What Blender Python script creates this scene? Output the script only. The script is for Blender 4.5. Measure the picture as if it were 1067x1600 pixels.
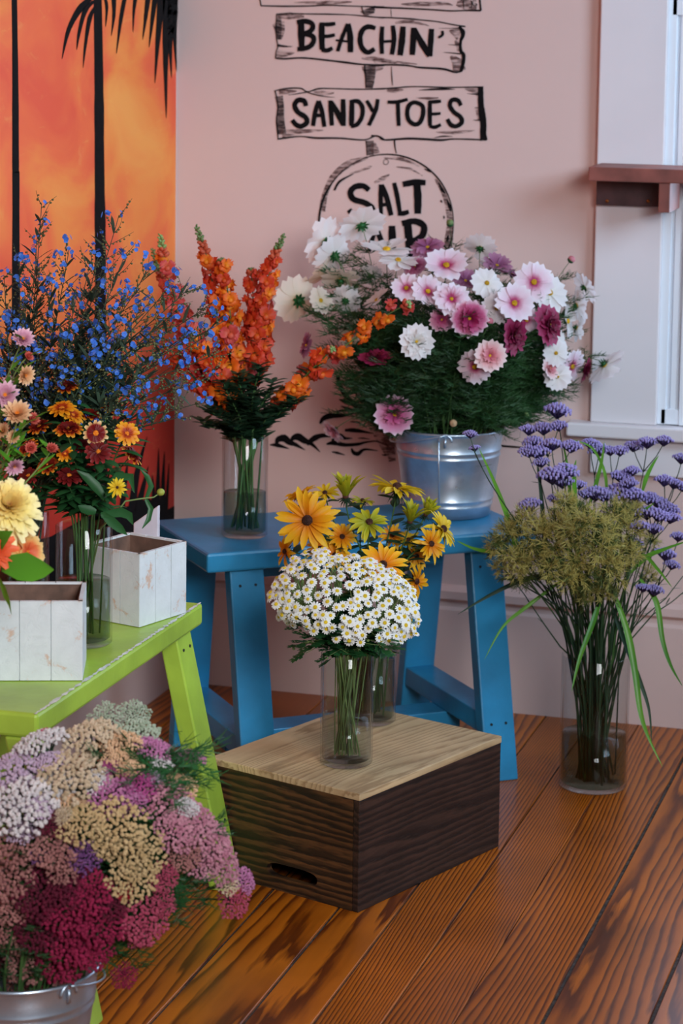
import bpy, math, random
from mathutils import Vector, Matrix
PI = math.pi
sc = bpy.context.scene
for o in list(bpy.data.objects): bpy.data.objects.remove(o)
col = sc.collection

# ------------------------------------------------------------------ camera
F_PX, PY, PIT, ROLL, YAW, EYE = 3912.2, 496.32, .126, .0132, -.2833, 1.45
cyw, syw, cp, sp = math.cos(YAW), math.sin(YAW), math.cos(PIT), math.sin(PIT)
FWD = Vector((syw*cp, cyw*cp, -sp)); RIGHT0 = Vector((cyw, -syw, 0)); UP0 = RIGHT0.cross(FWD)
RT = RIGHT0*math.cos(ROLL) + UP0*math.sin(ROLL); UP = UP0*math.cos(ROLL) - RIGHT0*math.sin(ROLL)
CAM = Vector((0, 0, EYE))
cam = bpy.data.cameras.new('camera'); camo = bpy.data.objects.new('camera', cam); col.objects.link(camo)
cam.sensor_fit = 'VERTICAL'; cam.sensor_height = 36; cam.sensor_width = 24
cam.lens = F_PX*36/1600; cam.shift_y = -(800-PY)/1600
m = Matrix((RT, UP, -FWD)).transposed().to_4x4(); m.translation = CAM
camo.matrix_world = m
cam.dof.use_dof = True; cam.dof.focus_distance = 4.0; cam.dof.aperture_fstop = 6.3
cam.clip_start = .05
sc.camera = camo

# ------------------------------------------------------------------ light
world = bpy.data.worlds.new('world'); sc.world = world; world.use_nodes = True
bg = world.node_tree.nodes['Background']; bg.inputs[0].default_value = (.62, .74, 1, 1); bg.inputs[1].default_value = .055
def area(name, loc, target, sx, sy, power, colr, spread=180):
    l = bpy.data.lights.new(name, 'AREA'); l.shape = 'RECTANGLE'; l.size = sx; l.size_y = sy; l.energy = power; l.color = colr; l.spread = math.radians(spread)
    o = bpy.data.objects.new(name, l); col.objects.link(o); o.location = loc
    o.rotation_euler = (Vector(target)-Vector(loc)).to_track_quat('-Z', 'Y').to_euler(); return o
area('window_daylight_right', (1.4, 3.2, 2.15), (-1.3, 4.9, 1.45), 1.1, 1.1, 15.5, (.58, .80, 1), 82)
area('window_daylight_front', (.7, .5, 1.95), (-1.5, 3.5, .66), 1.2, .9, 12.5, (.96, .97, 1), 58)
sc.view_settings.view_transform = 'Standard'; sc.view_settings.look = 'None'
sc.view_settings.gamma = 1; sc.view_settings.use_curve_mapping = False
sc.view_settings.exposure = 0.2

# ------------------------------------------------------------------ pixel helpers (photo frame 1067x1600)
def ray(px, py): return FWD + RT*((px-533.5)/F_PX) - UP*((py-PY)/F_PX)
def at(px, py, ax, v):
    d = ray(px, py); i = 'xyz'.index(ax); return CAM + d*((v-CAM[i])/d[i])
def P(px, py, depth): return CAM + ray(px, py)*depth
def depth_of(p): return (Vector(p)-CAM).dot(FWD)
def cdir(a, b, c): return (RT*a + UP*b - FWD*c).normalized()     # right, up, towards the viewer
R = random.Random(7)
def rv(s=1): return Vector((R.uniform(-1, 1), R.uniform(-1, 1), R.uniform(-1, 1)))*s

# ------------------------------------------------------------------ mesh builder
class MB:
    def __init__(s): s.v = []; s.f = []
    def add(s, vs, fs):
        n = len(s.v); s.v += [Vector(v) for v in vs]; s.f += [tuple(i+n for i in f) for f in fs]
    def tube(s, pts, rad, n=6, cap=True):
        pts = [Vector(p) for p in pts]; k = len(pts)
        if not hasattr(rad, '__len__'): rad = [rad]*k
        ref = None; vs = []
        for i, p in enumerate(pts):
            t = (pts[min(i+1, k-1)]-pts[max(i-1, 0)])
            if t.length < 1e-9: t = Vector((0, 0, 1))
            t.normalize()
            if ref is None: ref = Vector((1, 0, 0)) if abs(t.x) < .8 else Vector((0, 1, 0))
            a = (ref - t*ref.dot(t)).normalized(); b = t.cross(a); ref = a
            for j in range(n):
                q = 2*PI*j/n; vs.append(p + (a*math.cos(q)+b*math.sin(q))*rad[i])
        fs = []
        for i in range(k-1):
            for j in range(n):
                a = i*n+j; b = i*n+(j+1) % n; fs.append((a, b, b+n, a+n))
        if cap: fs.append(tuple(range(n-1, -1, -1))); fs.append(tuple((k-1)*n+j for j in range(n)))
        s.add(vs, fs)
    def ribbon(s, pts, wid, side, fold=0):
        pts = [Vector(p) for p in pts]; k = len(pts); vs = []; fs = []
        for i, p in enumerate(pts):
            t = (pts[min(i+1, k-1)]-pts[max(i-1, 0)]).normalized()
            sd = (side - t*side.dot(t))
            sd = sd.normalized() if sd.length > 1e-6 else Vector((1, 0, 0))
            nn = t.cross(sd)
            w = wid[i] if hasattr(wid, '__len__') else wid
            vs += [p-sd*w+nn*fold*w, p, p+sd*w+nn*fold*w]
        for i in range(k-1):
            a = 3*i; fs += [(a, a+1, a+4, a+3), (a+1, a+2, a+5, a+4)]
        s.add(vs, fs)
    def strip(s, pts, wid, side):
        vs = []; fs = []
        for i, p in enumerate(pts):
            w = wid[i] if hasattr(wid, '__len__') else wid
            vs += [Vector(p)-side*w, Vector(p)+side*w]
        for i in range(len(pts)-1): fs.append((2*i, 2*i+1, 2*i+3, 2*i+2))
        s.add(vs, fs)
    def blob(s, c, r, sq=1, n=6, rings=3, ax=None):
        # small ellipsoid
        M = (ax.to_track_quat('Z', 'Y').to_matrix() if ax is not None else Matrix.Identity(3))
        vs = [Vector((0, 0, -r*sq))]; fs = []
        for i in range(1, rings+1):
            a = -PI/2 + PI*i/(rings+1)
            for j in range(n):
                q = 2*PI*(j+.5*(i % 2))/n; vs.append(Vector((r*math.cos(a)*math.cos(q), r*math.cos(a)*math.sin(q), r*sq*math.sin(a))))
        vs.append(Vector((0, 0, r*sq))); L = len(vs)-1
        for j in range(n):
            fs.append((0, 1+(j+1) % n, 1+j)); fs.append((L, L-n+j, L-n+(j+1) % n))
        for i in range(rings-1):
            for j in range(n):
                a = 1+i*n+j; b = 1+i*n+(j+1) % n; fs.append((a, b, b+n, a+n))
        s.add([Vector(c)+M@v for v in vs], fs)
    def box(s, c, sz, M=None):
        M = M or Matrix.Identity(3); c = Vector(c)
        vs = [c + M@Vector((sz[0]*x/2, sz[1]*y/2, sz[2]*z/2)) for x in (-1, 1) for y in (-1, 1) for z in (-1, 1)]
        s.add(vs, [(0, 1, 3, 2), (4, 6, 7, 5), (0, 4, 5, 1), (2, 3, 7, 6), (0, 2, 6, 4), (1, 5, 7, 3)])
    def hexa(s, vs):   # 4 bottom corners ccw, 4 top corners
        s.add(vs, [(3, 2, 1, 0), (4, 5, 6, 7), (0, 1, 5, 4), (1, 2, 6, 5), (2, 3, 7, 6), (3, 0, 4, 7)])
    def lathe(s, prof, n=48, c=(0, 0, 0), closed=False):
        vs = []; fs = []; k = len(prof); c = Vector(c)
        for r, z in prof:
            for j in range(n):
                q = 2*PI*j/n; vs.append(c+Vector((r*math.cos(q), r*math.sin(q), z)))
        for i in range(k if closed else k-1):
            for j in range(n):
                a = i*n+j; b = i*n+(j+1) % n; i2 = ((i+1) % k)*n
                fs.append((a, b, i2+(j+1) % n, i2+j))
        s.add(vs, fs)
    def disk(s, r, z, n=48, c=(0, 0, 0), flip=False):
        c = Vector(c); vs = [c+Vector((r*math.cos(2*PI*j/n), r*math.sin(2*PI*j/n), z)) for j in range(n)]
        s.add(vs, [tuple(range(n))[::-1] if flip else tuple(range(n))])
    def petal(s, ang, L, W, tilt=0, bend=0, cup=.0, r0=.05, z0=0, tip=None, nc=3, roll=0, ruf=0, wav=0):
        # W: widths along the length; tilt from the flower plane, bend per length
        k = len(W); pos = Vector((r0, 0, z0)); vs = []; a = tilt
        for i in range(k):
            if i:
                a = tilt + bend*(i-.5)/(k-1); pos = pos + Vector((math.cos(a), 0, math.sin(a)))*(L/(k-1))
            nrm = Vector((-math.sin(a), 0, math.cos(a)))
            for j in range(nc):
                u = -1+2*j/(nc-1)
                off = Vector((0, u*W[i], 0)) + nrm*(cup*W[i]*u*u) + nrm*(u*roll*W[i]) + nrm*(wav*math.sin(j*PI))
                if wav: off += nrm*(wav*(1 if j % 2 else -1)*i/(k-1))
                if i == k-1 and tip: off += Vector((math.cos(a), 0, math.sin(a)))*tip[j]
                if ruf: off += nrm*R.uniform(-ruf, ruf)*i/(k-1)
                vs.append(pos+off)
        M = Matrix.Rotation(ang, 3, 'Z'); fs = []
        for i in range(k-1):
            for j in range(nc-1):
                q = i*nc+j; fs.append((q, q+1, q+nc+1, q+nc))
        s.add([M@v for v in vs], fs)
    def mesh(s, name, mat, smooth=True, origin=None):
        me = bpy.data.meshes.new(name)
        o = origin or Vector((0, 0, 0))
        me.from_pydata([v-o for v in s.v], [], s.f); me.materials.append(mat)
        if smooth: me.shade_smooth()
        me.update(); return me

def link(name, me, parent=None, M=None):
    o = bpy.data.objects.new(name, me); col.objects.link(o)
    if parent: o.parent = parent
    if M is not None: o.matrix_local = M
    return o
def tag(o, label=None, cat=None, group=None, kind=None):
    if label: o['label'] = label
    if cat: o['category'] = cat
    if group: o['group'] = group
    if kind: o['kind'] = kind
    return o
def thing(name, label, cat, loc, group=None):
    o = bpy.data.objects.new(name, None); col.objects.link(o); o.location = loc; o.empty_display_size = .02
    tag(o, label, cat, group); return o
def part(name, mb, mat, parent, smooth=True, bevel=0, lab=None):
    # mesh in world coordinates, parented to an Empty placed (unrotated) at parent.location
    org = Vector((0, 0, 0)); p = parent
    while p is not None: org = org + Vector(p.location); p = p.parent
    o = link(name, mb.mesh(name, mat, smooth, org), parent)
    if bevel: bev(o, bevel)
    if lab: o['label'] = lab
    return o
def solo(name, mb, mat, label=None, cat=None, group=None, kind=None, smooth=True, bevel=0, origin=None):
    o = link(name, mb.mesh(name, mat, smooth, origin)); 
    if origin: o.location = origin
    tag(o, label, cat, group, kind)
    if bevel: bev(o, bevel)
    return o
def bev(o, w, seg=2):
    b = o.modifiers.new('bevel', 'BEVEL'); b.width = w; b.segments = seg; b.limit_method = 'ANGLE'; b.angle_limit = .6

# ------------------------------------------------------------------ materials
def s2l(c):
    return tuple(((x/255)/12.92 if x/255 <= .04045 else ((x/255+.055)/1.055)**2.4) for x in c)
def newmat(name):
    mt = bpy.data.materials.new(name); mt.use_nodes = True; nt = mt.node_tree
    return mt, nt, nt.nodes['Principled BSDF'], nt.nodes['Material Output']
def N(nt, t, **k):
    n = nt.nodes.new(t)
    for a, b in k.items():
        if a in ('operation', 'blend_type', 'data_type', 'noise_dimensions', 'wave_type', 'bands_direction', 'feature', 'interpolation_type', 'rings_direction'): setattr(n, a, b)
        else: n.inputs[a.replace('_', ' ')].default_value = b
    return n
def ramp(nt, stops, fac=None, interp='LINEAR'):
    n = nt.nodes.new('ShaderNodeValToRGB'); n.color_ramp.interpolation = interp; e = n.color_ramp.elements
    while len(e) < len(stops): e.new(.5)
    for i, (p, c) in enumerate(stops):
        e[i].position = p; e[i].color = (*s2l(c), 1) if max(c) > 1.5 or sum(c) == 0 else (*c, 1)
    if fac is not None: nt.links.new(fac, n.inputs[0])
    return n
def plain(name, c, rough=.6, metal=0, var=.0, nscale=20, bump=0, spec=.5, coord='Object'):
    mt, nt, b, out = newmat(name); b.inputs['Base Color'].default_value = (*s2l(c), 1)
    b.inputs['Roughness'].default_value = rough; b.inputs['Metallic'].default_value = metal; b.inputs['Specular IOR Level'].default_value = spec
    tc = N(nt, 'ShaderNodeTexCoord'); no = N(nt, 'ShaderNodeTexNoise', Scale=nscale, Detail=5.0)
    nt.links.new(tc.outputs[coord], no.inputs['Vector'])
    if var:
        lo = tuple(max(0, x*(1-var)) for x in c); hi = tuple(min(255, x*(1+var)) for x in c)
        r = ramp(nt, [(.3, lo), (.7, hi)], no.outputs['Fac']); nt.links.new(r.outputs[0], b.inputs['Base Color'])
    if bump:
        bp = N(nt, 'ShaderNodeBump', Strength=bump, Distance=.002); nt.links.new(no.outputs['Fac'], bp.inputs['Height']); nt.links.new(bp.outputs[0], b.inputs['Normal'])
    return mt
def leafy(name, stops, trans=.3, rough=.5, radial=True, var=.25, nscale=3, streak=0, spec=.3, jit=0.0):
    # petals and leaves: pigment by distance from the flower centre, a little light passing through
    mt, nt, b, out = newmat(name)
    tc = N(nt, 'ShaderNodeTexCoord')
    if radial:
        sep = N(nt, 'ShaderNodeVectorMath', operation='MULTIPLY'); sep.inputs[1].default_value = (1, 1, 0.3)
        nt.links.new(tc.outputs['Object'], sep.inputs[0])
        ln = N(nt, 'ShaderNodeVectorMath', operation='LENGTH'); nt.links.new(sep.outputs[0], ln.inputs[0]); fac = ln.outputs['Value']
        if jit:
            nz = N(nt, 'ShaderNodeTexNoise', Scale=5.0); nt.links.new(tc.outputs['Object'], nz.inputs['Vector'])
            ma = N(nt, 'ShaderNodeMath', operation='MULTIPLY_ADD'); nt.links.new(nz.outputs['Fac'], ma.inputs[0]); ma.inputs[1].default_value = jit
            nt.links.new(fac, ma.inputs[2]); sb = N(nt, 'ShaderNodeMath', operation='SUBTRACT'); nt.links.new(ma.outputs[0], sb.inputs[0]); sb.inputs[1].default_value = jit/2; fac = sb.outputs[0]
    else:
        no = N(nt, 'ShaderNodeTexNoise', Scale=nscale, Detail=2.0); nt.links.new(tc.outputs['Object'], no.inputs['Vector']); fac = no.outputs['Fac']
    r = ramp(nt, stops, fac)
    oi = N(nt, 'ShaderNodeObjectInfo'); mr = N(nt, 'ShaderNodeMapRange'); nt.links.new(oi.outputs['Random'], mr.inputs[0])
    mr.inputs[3].default_value = 1-var; mr.inputs[4].default_value = 1+var*.4
    hs = N(nt, 'ShaderNodeHueSaturation'); nt.links.new(mr.outputs[0], hs.inputs['Value']); nt.links.new(r.outputs[0], hs.inputs['Color'])
    nt.links.new(hs.outputs[0], b.inputs['Base Color']); b.inputs['Roughness'].default_value = rough; b.inputs['Specular IOR Level'].default_value = spec
    tr = N(nt, 'ShaderNodeBsdfTranslucent'); nt.links.new(hs.outputs[0], tr.inputs[0])
    mx = N(nt, 'ShaderNodeMixShader'); mx.inputs[0].default_value = trans
    nt.links.new(b.outputs[0], mx.inputs[1]); nt.links.new(tr.outputs[0], mx.inputs[2]); nt.links.new(mx.outputs[0], out.inputs[0])
    return mt
def green(name, c, **k):
    return leafy(name, [(.3, tuple(x*.72 for x in c)), (.7, tuple(min(255, x*1.25) for x in c))], radial=False, **k)
def glass(name, tint=(232, 240, 238), edge=(120, 140, 138)):
    mt, nt, b, out = newmat(name); nt.nodes.remove(b)
    tp = N(nt, 'ShaderNodeBsdfTransparent'); gl = N(nt, 'ShaderNodeBsdfGlossy', Roughness=.03); lw = N(nt, 'ShaderNodeLayerWeight', Blend=.35)
    r = ramp(nt, [(0, tint), (.75, tint), (1, edge)], lw.outputs['Facing']); nt.links.new(r.outputs[0], tp.inputs[0])
    l2 = N(nt, 'ShaderNodeLayerWeight', Blend=.5); r2 = ramp(nt, [(0, (.02, .02, .02)), (.55, (.05, .05, .05)), (.78, (.18, .18, .18)), (.92, (.5, .5, .5)), (1, (.8, .8, .8))], l2.outputs['Facing'])
    mx = N(nt, 'ShaderNodeMixShader'); nt.links.new(r2.outputs[0], mx.inputs[0])
    nt.links.new(tp.outputs[0], mx.inputs[1]); nt.links.new(gl.outputs[0], mx.inputs[2]); nt.links.new(mx.outputs[0], out.inputs[0])
    return mt
def painted_wood(name, c, wear=(215, 215, 205), amt=.0, rough=.45):
    mt, nt, b, out = newmat(name); tc = N(nt, 'ShaderNodeTexCoord')
    mp = N(nt, 'ShaderNodeMapping'); mp.inputs['Scale'].default_value = (3, 3, 3); nt.links.new(tc.outputs['Object'], mp.inputs[0])
    no = N(nt, 'ShaderNodeTexNoise', Scale=2.5, Detail=6.0); nt.links.new(mp.outputs[0], no.inputs['Vector'])
    r = ramp(nt, [(.3, tuple(x*.86 for x in c)), (.7, tuple(min(255, x*1.08) for x in c))], no.outputs['Fac'])
    n2 = N(nt, 'ShaderNodeTexNoise', Scale=60.0, Detail=6.0); nt.links.new(tc.outputs['Object'], n2.inputs['Vector'])
    bp = N(nt, 'ShaderNodeBump', Strength=.25, Distance=.002); nt.links.new(n2.outputs['Fac'], bp.inputs['Height']); nt.links.new(bp.outputs[0], b.inputs['Normal'])
    nt.links.new(r.outputs[0], b.inputs['Base Color']); b.inputs['Roughness'].default_value = rough
    return mt
M = {}
M['wall'] = plain('wall_pink_paint', (212, 186, 180), .75, var=.02, nscale=1.2, bump=.06)
M['trim'] = plain('trim_paint', (222, 218, 222), .5, var=.02, nscale=3)
M['sash'] = plain('sash_paint', (232, 238, 246), .4)
M['ceiling'] = plain('ceiling_paint', (205, 198, 196), .8)
M['ink'] = plain('black_mural_paint', (14, 13, 15), .9, var=.3, nscale=60, spec=.15)
M['blue'] = painted_wood('blue_painted_wood', (40, 132, 178), rough=.33)
M['green'] = painted_wood('green_painted_wood', (160, 192, 66), rough=.36)
M['screw'] = plain('dark_screw', (22, 30, 36), .5)
M['shelf'] = plain('red_brown_wood', (128, 74, 66), .5, var=.2, nscale=14, bump=.1)
M['shelfdark'] = plain('dark_brown_wood', (74, 52, 56), .5, var=.2, nscale=25, bump=.2)
M['brass'] = plain('brass_screw', (176, 120, 70), .35, .8)
M['glass'] = glass('clear_glass', (248, 250, 250), (170, 186, 184))
M['pane'] = glass('window_glass', (240, 245, 250), (200, 210, 220))
M['water'] = glass('vase_water', (206, 216, 206), (120, 136, 128))
M['waterclear'] = glass('clear_water', (246, 249, 250), (190, 202, 206))
M['stem'] = green('green_stem', (70, 104, 56), trans=.05)
M['stemdark'] = green('dark_green_stem', (42, 66, 44), trans=.05)
M['stempale'] = green('pale_green_stem', (118, 140, 84), trans=.05)
M['leaf'] = green('green_leaf', (42, 92, 50), trans=.25, rough=.4)
M['leafdark'] = green('dark_green_leaf', (34, 62, 40), trans=.2)
M['leafbright'] = green('bright_green_leaf', (84, 150, 44), trans=.35, rough=.35)
M['feather'] = green('feathery_green_leaf', (44, 80, 42), trans=.2)
M['sage'] = green('grey_green_leaf', (56, 74, 58), trans=.15)

# wood with growth rings
def grain_wood(name, stops, axis=1, scale=9, stretch=.06, dist=3.0, rough=.35, plank=False, bump=.15, rings=14, across='X', lines=110, contrast=1):
    mt, nt, b, out = newmat(name); L = nt.links
    ge = N(nt, 'ShaderNodeNewGeometry') if plank else N(nt, 'ShaderNodeTexCoord')
    src = ge.outputs['Position'] if plank else ge.outputs['Object']
    if plank:
        at_ = N(nt, 'ShaderNodeAttribute'); at_.attribute_name = 'plank_shift'
        ad = N(nt, 'ShaderNodeVectorMath', operation='ADD'); L.new(src, ad.inputs[0]); L.new(at_.outputs['Vector'], ad.inputs[1]); src = ad.outputs[0]
    mp = N(nt, 'ShaderNodeMapping'); s = [1, 1, 1]; s[axis] = stretch; mp.inputs['Scale'].default_value = s; L.new(src, mp.inputs[0])
    n1 = N(nt, 'ShaderNodeTexNoise', Scale=scale, Detail=1.5, Roughness=.4); L.new(mp.outputs[0], n1.inputs['Vector'])
    m0 = N(nt, 'ShaderNodeMath', operation='MULTIPLY'); L.new(n1.outputs['Fac'], m0.inputs[0]); m0.inputs[1].default_value = rings
    sx = N(nt, 'ShaderNodeSeparateXYZ'); L.new(src, sx.inputs[0])
    mu = N(nt, 'ShaderNodeMath', operation='MULTIPLY_ADD'); L.new(sx.outputs[across], mu.inputs[0]); mu.inputs[1].default_value = lines; L.new(m0.outputs[0], mu.inputs[2])
    if plank:
        al = N(nt, 'ShaderNodeAttribute'); al.attribute_name = 'plank_lines'; L.new(al.outputs['Fac'], mu.inputs[1])
    n3 = N(nt, 'ShaderNodeTexNoise', Scale=scale*14, Detail=3.0); L.new(mp.outputs[0], n3.inputs['Vector'])
    m3 = N(nt, 'ShaderNodeMath', operation='MULTIPLY_ADD'); L.new(n3.outputs['Fac'], m3.inputs[0]); m3.inputs[1].default_value = .9; L.new(mu.outputs[0], m3.inputs[2])
    fr = N(nt, 'ShaderNodeMath', operation='FRACT'); L.new(m3.outputs[0], fr.inputs[0])
    r = ramp(nt, stops, fr.outputs[0])
    n2 = N(nt, 'ShaderNodeTexNoise', Scale=scale*.8, Detail=4.0); L.new(src, n2.inputs['Vector'])
    mr = N(nt, 'ShaderNodeMapRange'); L.new(n2.outputs['Fac'], mr.inputs[0]); mr.inputs[1].default_value = .3; mr.inputs[2].default_value = .7; mr.inputs[3].default_value = .72; mr.inputs[4].default_value = 1.12
    hs = N(nt, 'ShaderNodeHueSaturation'); L.new(r.outputs[0], hs.inputs['Color']); L.new(mr.outputs[0], hs.inputs['Value'])
    L.new(hs.outputs[0], b.inputs['Base Color']); b.inputs['Roughness'].default_value = rough
    if plank: b.inputs['Specular IOR Level'].default_value = .38
    bp = N(nt, 'ShaderNodeBump', Strength=bump, Distance=.001); L.new(fr.outputs[0], bp.inputs['Height']); L.new(bp.outputs[0], b.inputs['Normal'])
    return mt
M['floor'] = grain_wood('varnished_pine_floor', [(0, (90, 38, 5)), (.12, (104, 46, 6)), (.4, (168, 88, 14)), (.86, (190, 104, 20)), (1, (104, 46, 7))], axis=1, scale=5, stretch=.085, rings=20, lines=95, rough=.32, plank=True, bump=.06)
M['gap'] = plain('floor_gap_dust', (40, 35, 33), .9, var=.9, nscale=90)
M['cratetop'] = grain_wood('pale_crate_lid', [(0, (166, 136, 98)), (.25, (198, 168, 126)), (.8, (210, 182, 140)), (1, (166, 136, 98))], axis=0, across='Y', lines=60, scale=9, stretch=.12, rings=16, rough=.55)
M['crate'] = grain_wood('scorched_crate_wood', [(0, (22, 17, 17)), (.35, (40, 29, 26)), (.75, (66, 46, 38)), (1, (26, 20, 18))], axis=0, across='Z', lines=75, scale=14, stretch=.12, rings=6, rough=.5, bump=.5)
M['crateend'] = grain_wood('scorched_crate_end', [(0, (24, 18, 14)), (.35, (50, 34, 22)), (.75, (100, 66, 38)), (1, (32, 22, 18))], axis=1, across='Z', lines=75, scale=14, stretch=.12, rings=6, rough=.5, bump=.5)
M['black'] = plain('dark_hollow', (8, 7, 7), .9)

# whitewashed planter boxes
def whitewash():
    mt, nt, b, out = newmat('whitewashed_wood'); L = nt.links; tc = N(nt, 'ShaderNodeTexCoord')
    n1 = N(nt, 'ShaderNodeTexNoise', Scale=22.0, Detail=8.0, Roughness=.65, Distortion=.3); L.new(tc.outputs['Object'], n1.inputs['Vector'])
    r = ramp(nt, [(.0, (186, 146, 122)), (.37, (198, 170, 152)), (.42, (200, 206, 208)), (1, (220, 226, 228))], n1.outputs['Fac'])
    L.new(r.outputs[0], b.inputs['Base Color']); b.inputs['Roughness'].default_value = .7
    n2 = N(nt, 'ShaderNodeTexNoise', Scale=34.0, Detail=9.0, Roughness=.7, Distortion=.6); L.new(tc.outputs['Object'], n2.inputs['Vector'])
    r2 = ramp(nt, [(.40, (0, 0, 0)), (.46, (200, 200, 200)), (.7, (255, 255, 255))], n2.outputs['Fac'])
    bp = N(nt, 'ShaderNodeBump', Strength=.35, Distance=.0015); L.new(r2.outputs[0], bp.inputs['Height']); L.new(bp.outputs[0], b.inputs['Normal'])
    return mt
M['whitewash'] = whitewash()
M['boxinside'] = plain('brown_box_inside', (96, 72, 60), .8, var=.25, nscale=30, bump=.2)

def galvanised():
    mt, nt, b, out = newmat('galvanised_zinc'); L = nt.links; tc = N(nt, 'ShaderNodeTexCoord')
    vo = N(nt, 'ShaderNodeTexVoronoi', Scale=55.0); L.new(tc.outputs['Object'], vo.inputs['Vector'])
    no = N(nt, 'ShaderNodeTexNoise', Scale=14.0, Detail=5.0); L.new(tc.outputs['Object'], no.inputs['Vector'])
    mx = N(nt, 'ShaderNodeMath', operation='MULTIPLY_ADD'); L.new(vo.outputs['Color'], mx.inputs[0]); mx.inputs[1].default_value = .12; L.new(no.outputs['Fac'], mx.inputs[2])
    r = ramp(nt, [(.3, (158, 176, 194)), (.75, (206, 220, 234))], mx.outputs[0]); L.new(r.outputs[0], b.inputs['Base Color'])
    r2 = ramp(nt, [(.3, (.42, .42, .42)), (.8, (.26, .26, .26))], mx.outputs[0]); L.new(r2.outputs[0], b.inputs['Roughness'])
    b.inputs['Metallic'].default_value = .8; return mt
M['zinc'] = galvanised()

# ------------------------------------------------------------------ room
WX, WY, CEIL = -1.799, 4.928, 2.7
w = MB(); w.box(((WX+2.6)/2, WY+.05, CEIL/2), (2.6-WX, .1, CEIL)); solo('wall_back', w, M['wall'], kind='structure', smooth=False)
w = MB(); w.box((WX-.05, (WY-1)/2+.05, CEIL/2), (.1, WY+1.1, CEIL)); solo('wall_left', w, M['wall'], kind='structure', smooth=False)
w = MB(); w.box(((WX+2.6)/2, (WY-1)/2, CEIL+.05), (2.6-WX, WY+1, .1)); solo('ceiling', w, M['ceiling'], kind='structure', smooth=False)
# floor boards with open joints between them
fl = MB(); shifts = []
seams = [-.523, -.671, -.791, -.889, -.983, -1.078, -1.204]
xs = [2.6, 2.45, 2.31, 2.17, 2.03, 1.9, 1.77, 1.62, 1.5, 1.36, 1.22, 1.09, .95, .81, .68, .54, .4, .27, .14, .0, -.13, -.26, -.39] + seams + [-1.32, -1.45, -1.58, -1.70, WX]
gapw = {-.671: .0032, -.523: .003, -.983: .0018, -1.078: .0024, -1.204: .0024, -.791: .0009, -.889: .0014}
for i in range(len(xs)-1):
    a, b_ = xs[i+1], xs[i]
    ga, gb = gapw.get(a, .0015), gapw.get(b_, .0015)
    fl.box(((a+ga+b_-gb)/2, (WY-1)/2, -.012), (b_-a-ga-gb, WY+1, .024))
    shifts += [(R.uniform(0, 9), R.uniform(0, 9), R.uniform(0, 9))]*8
f_o = solo('floor', fl, M['floor'], kind='structure', smooth=False)
att = f_o.data.attributes.new('plank_shift', 'FLOAT_VECTOR', 'POINT')
for i, s_ in enumerate(shifts): att.data[i].vector = s_
at2 = f_o.data.attributes.new('plank_lines', 'FLOAT', 'POINT')
for i in range(len(shifts)):
    q = (i//8)*7 % 5; at2.data[i].value = (150, 34, 190, 80, 20)[q]
bev(f_o, .001, 1)
g = MB(); g.box(((WX+2.6)/2, (WY-1)/2, -.0185), (2.6-WX, WY+1, .03)); o = part('floor_joint_dust', g, M['gap'], f_o, smooth=False)
# baseboards
def baseboard_profile(mb, a, b, nrm):
    prof = [(0, 0), (.016, 0), (.016, .205), (.012, .212), (.012, .222), (.022, .230), (.022, .246), (.010, .254), (0, .256)]
    A, B = Vector(a), Vector(b); vs = []
    for e in (A, B):
        for d, z in prof: vs.append(e + nrm*d + Vector((0, 0, z)))
    n = len(prof); mb.add(vs, [(i, (i+1) % n, (i+1) % n+n, i+n) for i in range(n)] + [tuple(range(n)), tuple(range(2*n-1, n-1, -1))])
b1 = MB(); baseboard_profile(b1, (WX+.001, WY, 0), (2.6, WY, 0), Vector((0, -1, 0))); solo('baseboard_back', b1, M['wall'], kind='structure', smooth=False)
b1 = MB(); baseboard_profile(b1, (WX, -1, 0), (WX, WY-.024, 0), Vector((1, 0, 0))); solo('baseboard_left', b1, M['wall'], kind='structure', smooth=False)
# window at the right edge of the photo
wd = bpy.data.objects.new('window_1', None); col.objects.link(wd); wd.location = (-.2, WY, 1.4); wd['kind'] = 'structure'
CL, CR, WB, WT = -.906, -.772, .617, 2.2
cs = MB(); cs.box(((CL+CR)/2, WY-.011, (WB+WT)/2), (CR-CL, .022, WT-WB)); cs.box((.36, WY-.011, (WB+WT)/2), (.134, .022, WT-WB)); cs.box((-.24, WY-.012, WT+.06), (1.34, .024, .13))
part('casing', cs, M['trim'], wd, False, .003)
st = MB(); st.box((-.24, WY-.022, .603), (1.42, .046, .028)); part('sill', st, M['trim'], wd, False, .004)
ap = MB(); ap.box((-.24, WY-.009, .551), (1.33, .018, .076)); part('apron', ap, M['trim'], wd, False, .003)
sh = MB()
for x, wdh, dd in ((-.764, .016, .012), (-.742, .012, .008), (-.722, .014, .014)): sh.box((x, WY-dd/2, (WB+WT)/2), (wdh, dd, WT-WB-.004))
sh.box((-.24, WY-.006, .635), (1.05, .012, .03)); sh.box((-.24, WY-.006, 1.45), (1.05, .012, .04)); sh.box((.284, WY-.006, (WB+WT)/2), (.03, .012, WT-WB-.004))
sh.box((-.24, WY-.001, (WB+WT)/2), (1.064, .002, WT-WB))
part('sash', sh, M['sash'], wd, False, .0008)
# glowing panel stands in for overcast sky (the pane sits in front of it)
sk = MB(); sk.box((-.22, WY-.0035, (WB+WT)/2), (.96, .002, WT-WB-.03)); 
mt, nt, b, out = newmat('overcast_daylight'); b.inputs['Base Color'].default_value = (.75, .8, .86, 1); b.inputs['Emission Color'].default_value = (.74, .84, 1, 1); b.inputs['Emission Strength'].default_value = 4.6
part('sky_panel', sk, mt, wd, False)
gp = MB(); gp.box((-.22, WY-.0065, (WB+WT)/2), (.96, .002, WT-WB-.03)); part('pane', gp, M['pane'], wd, False)

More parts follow.
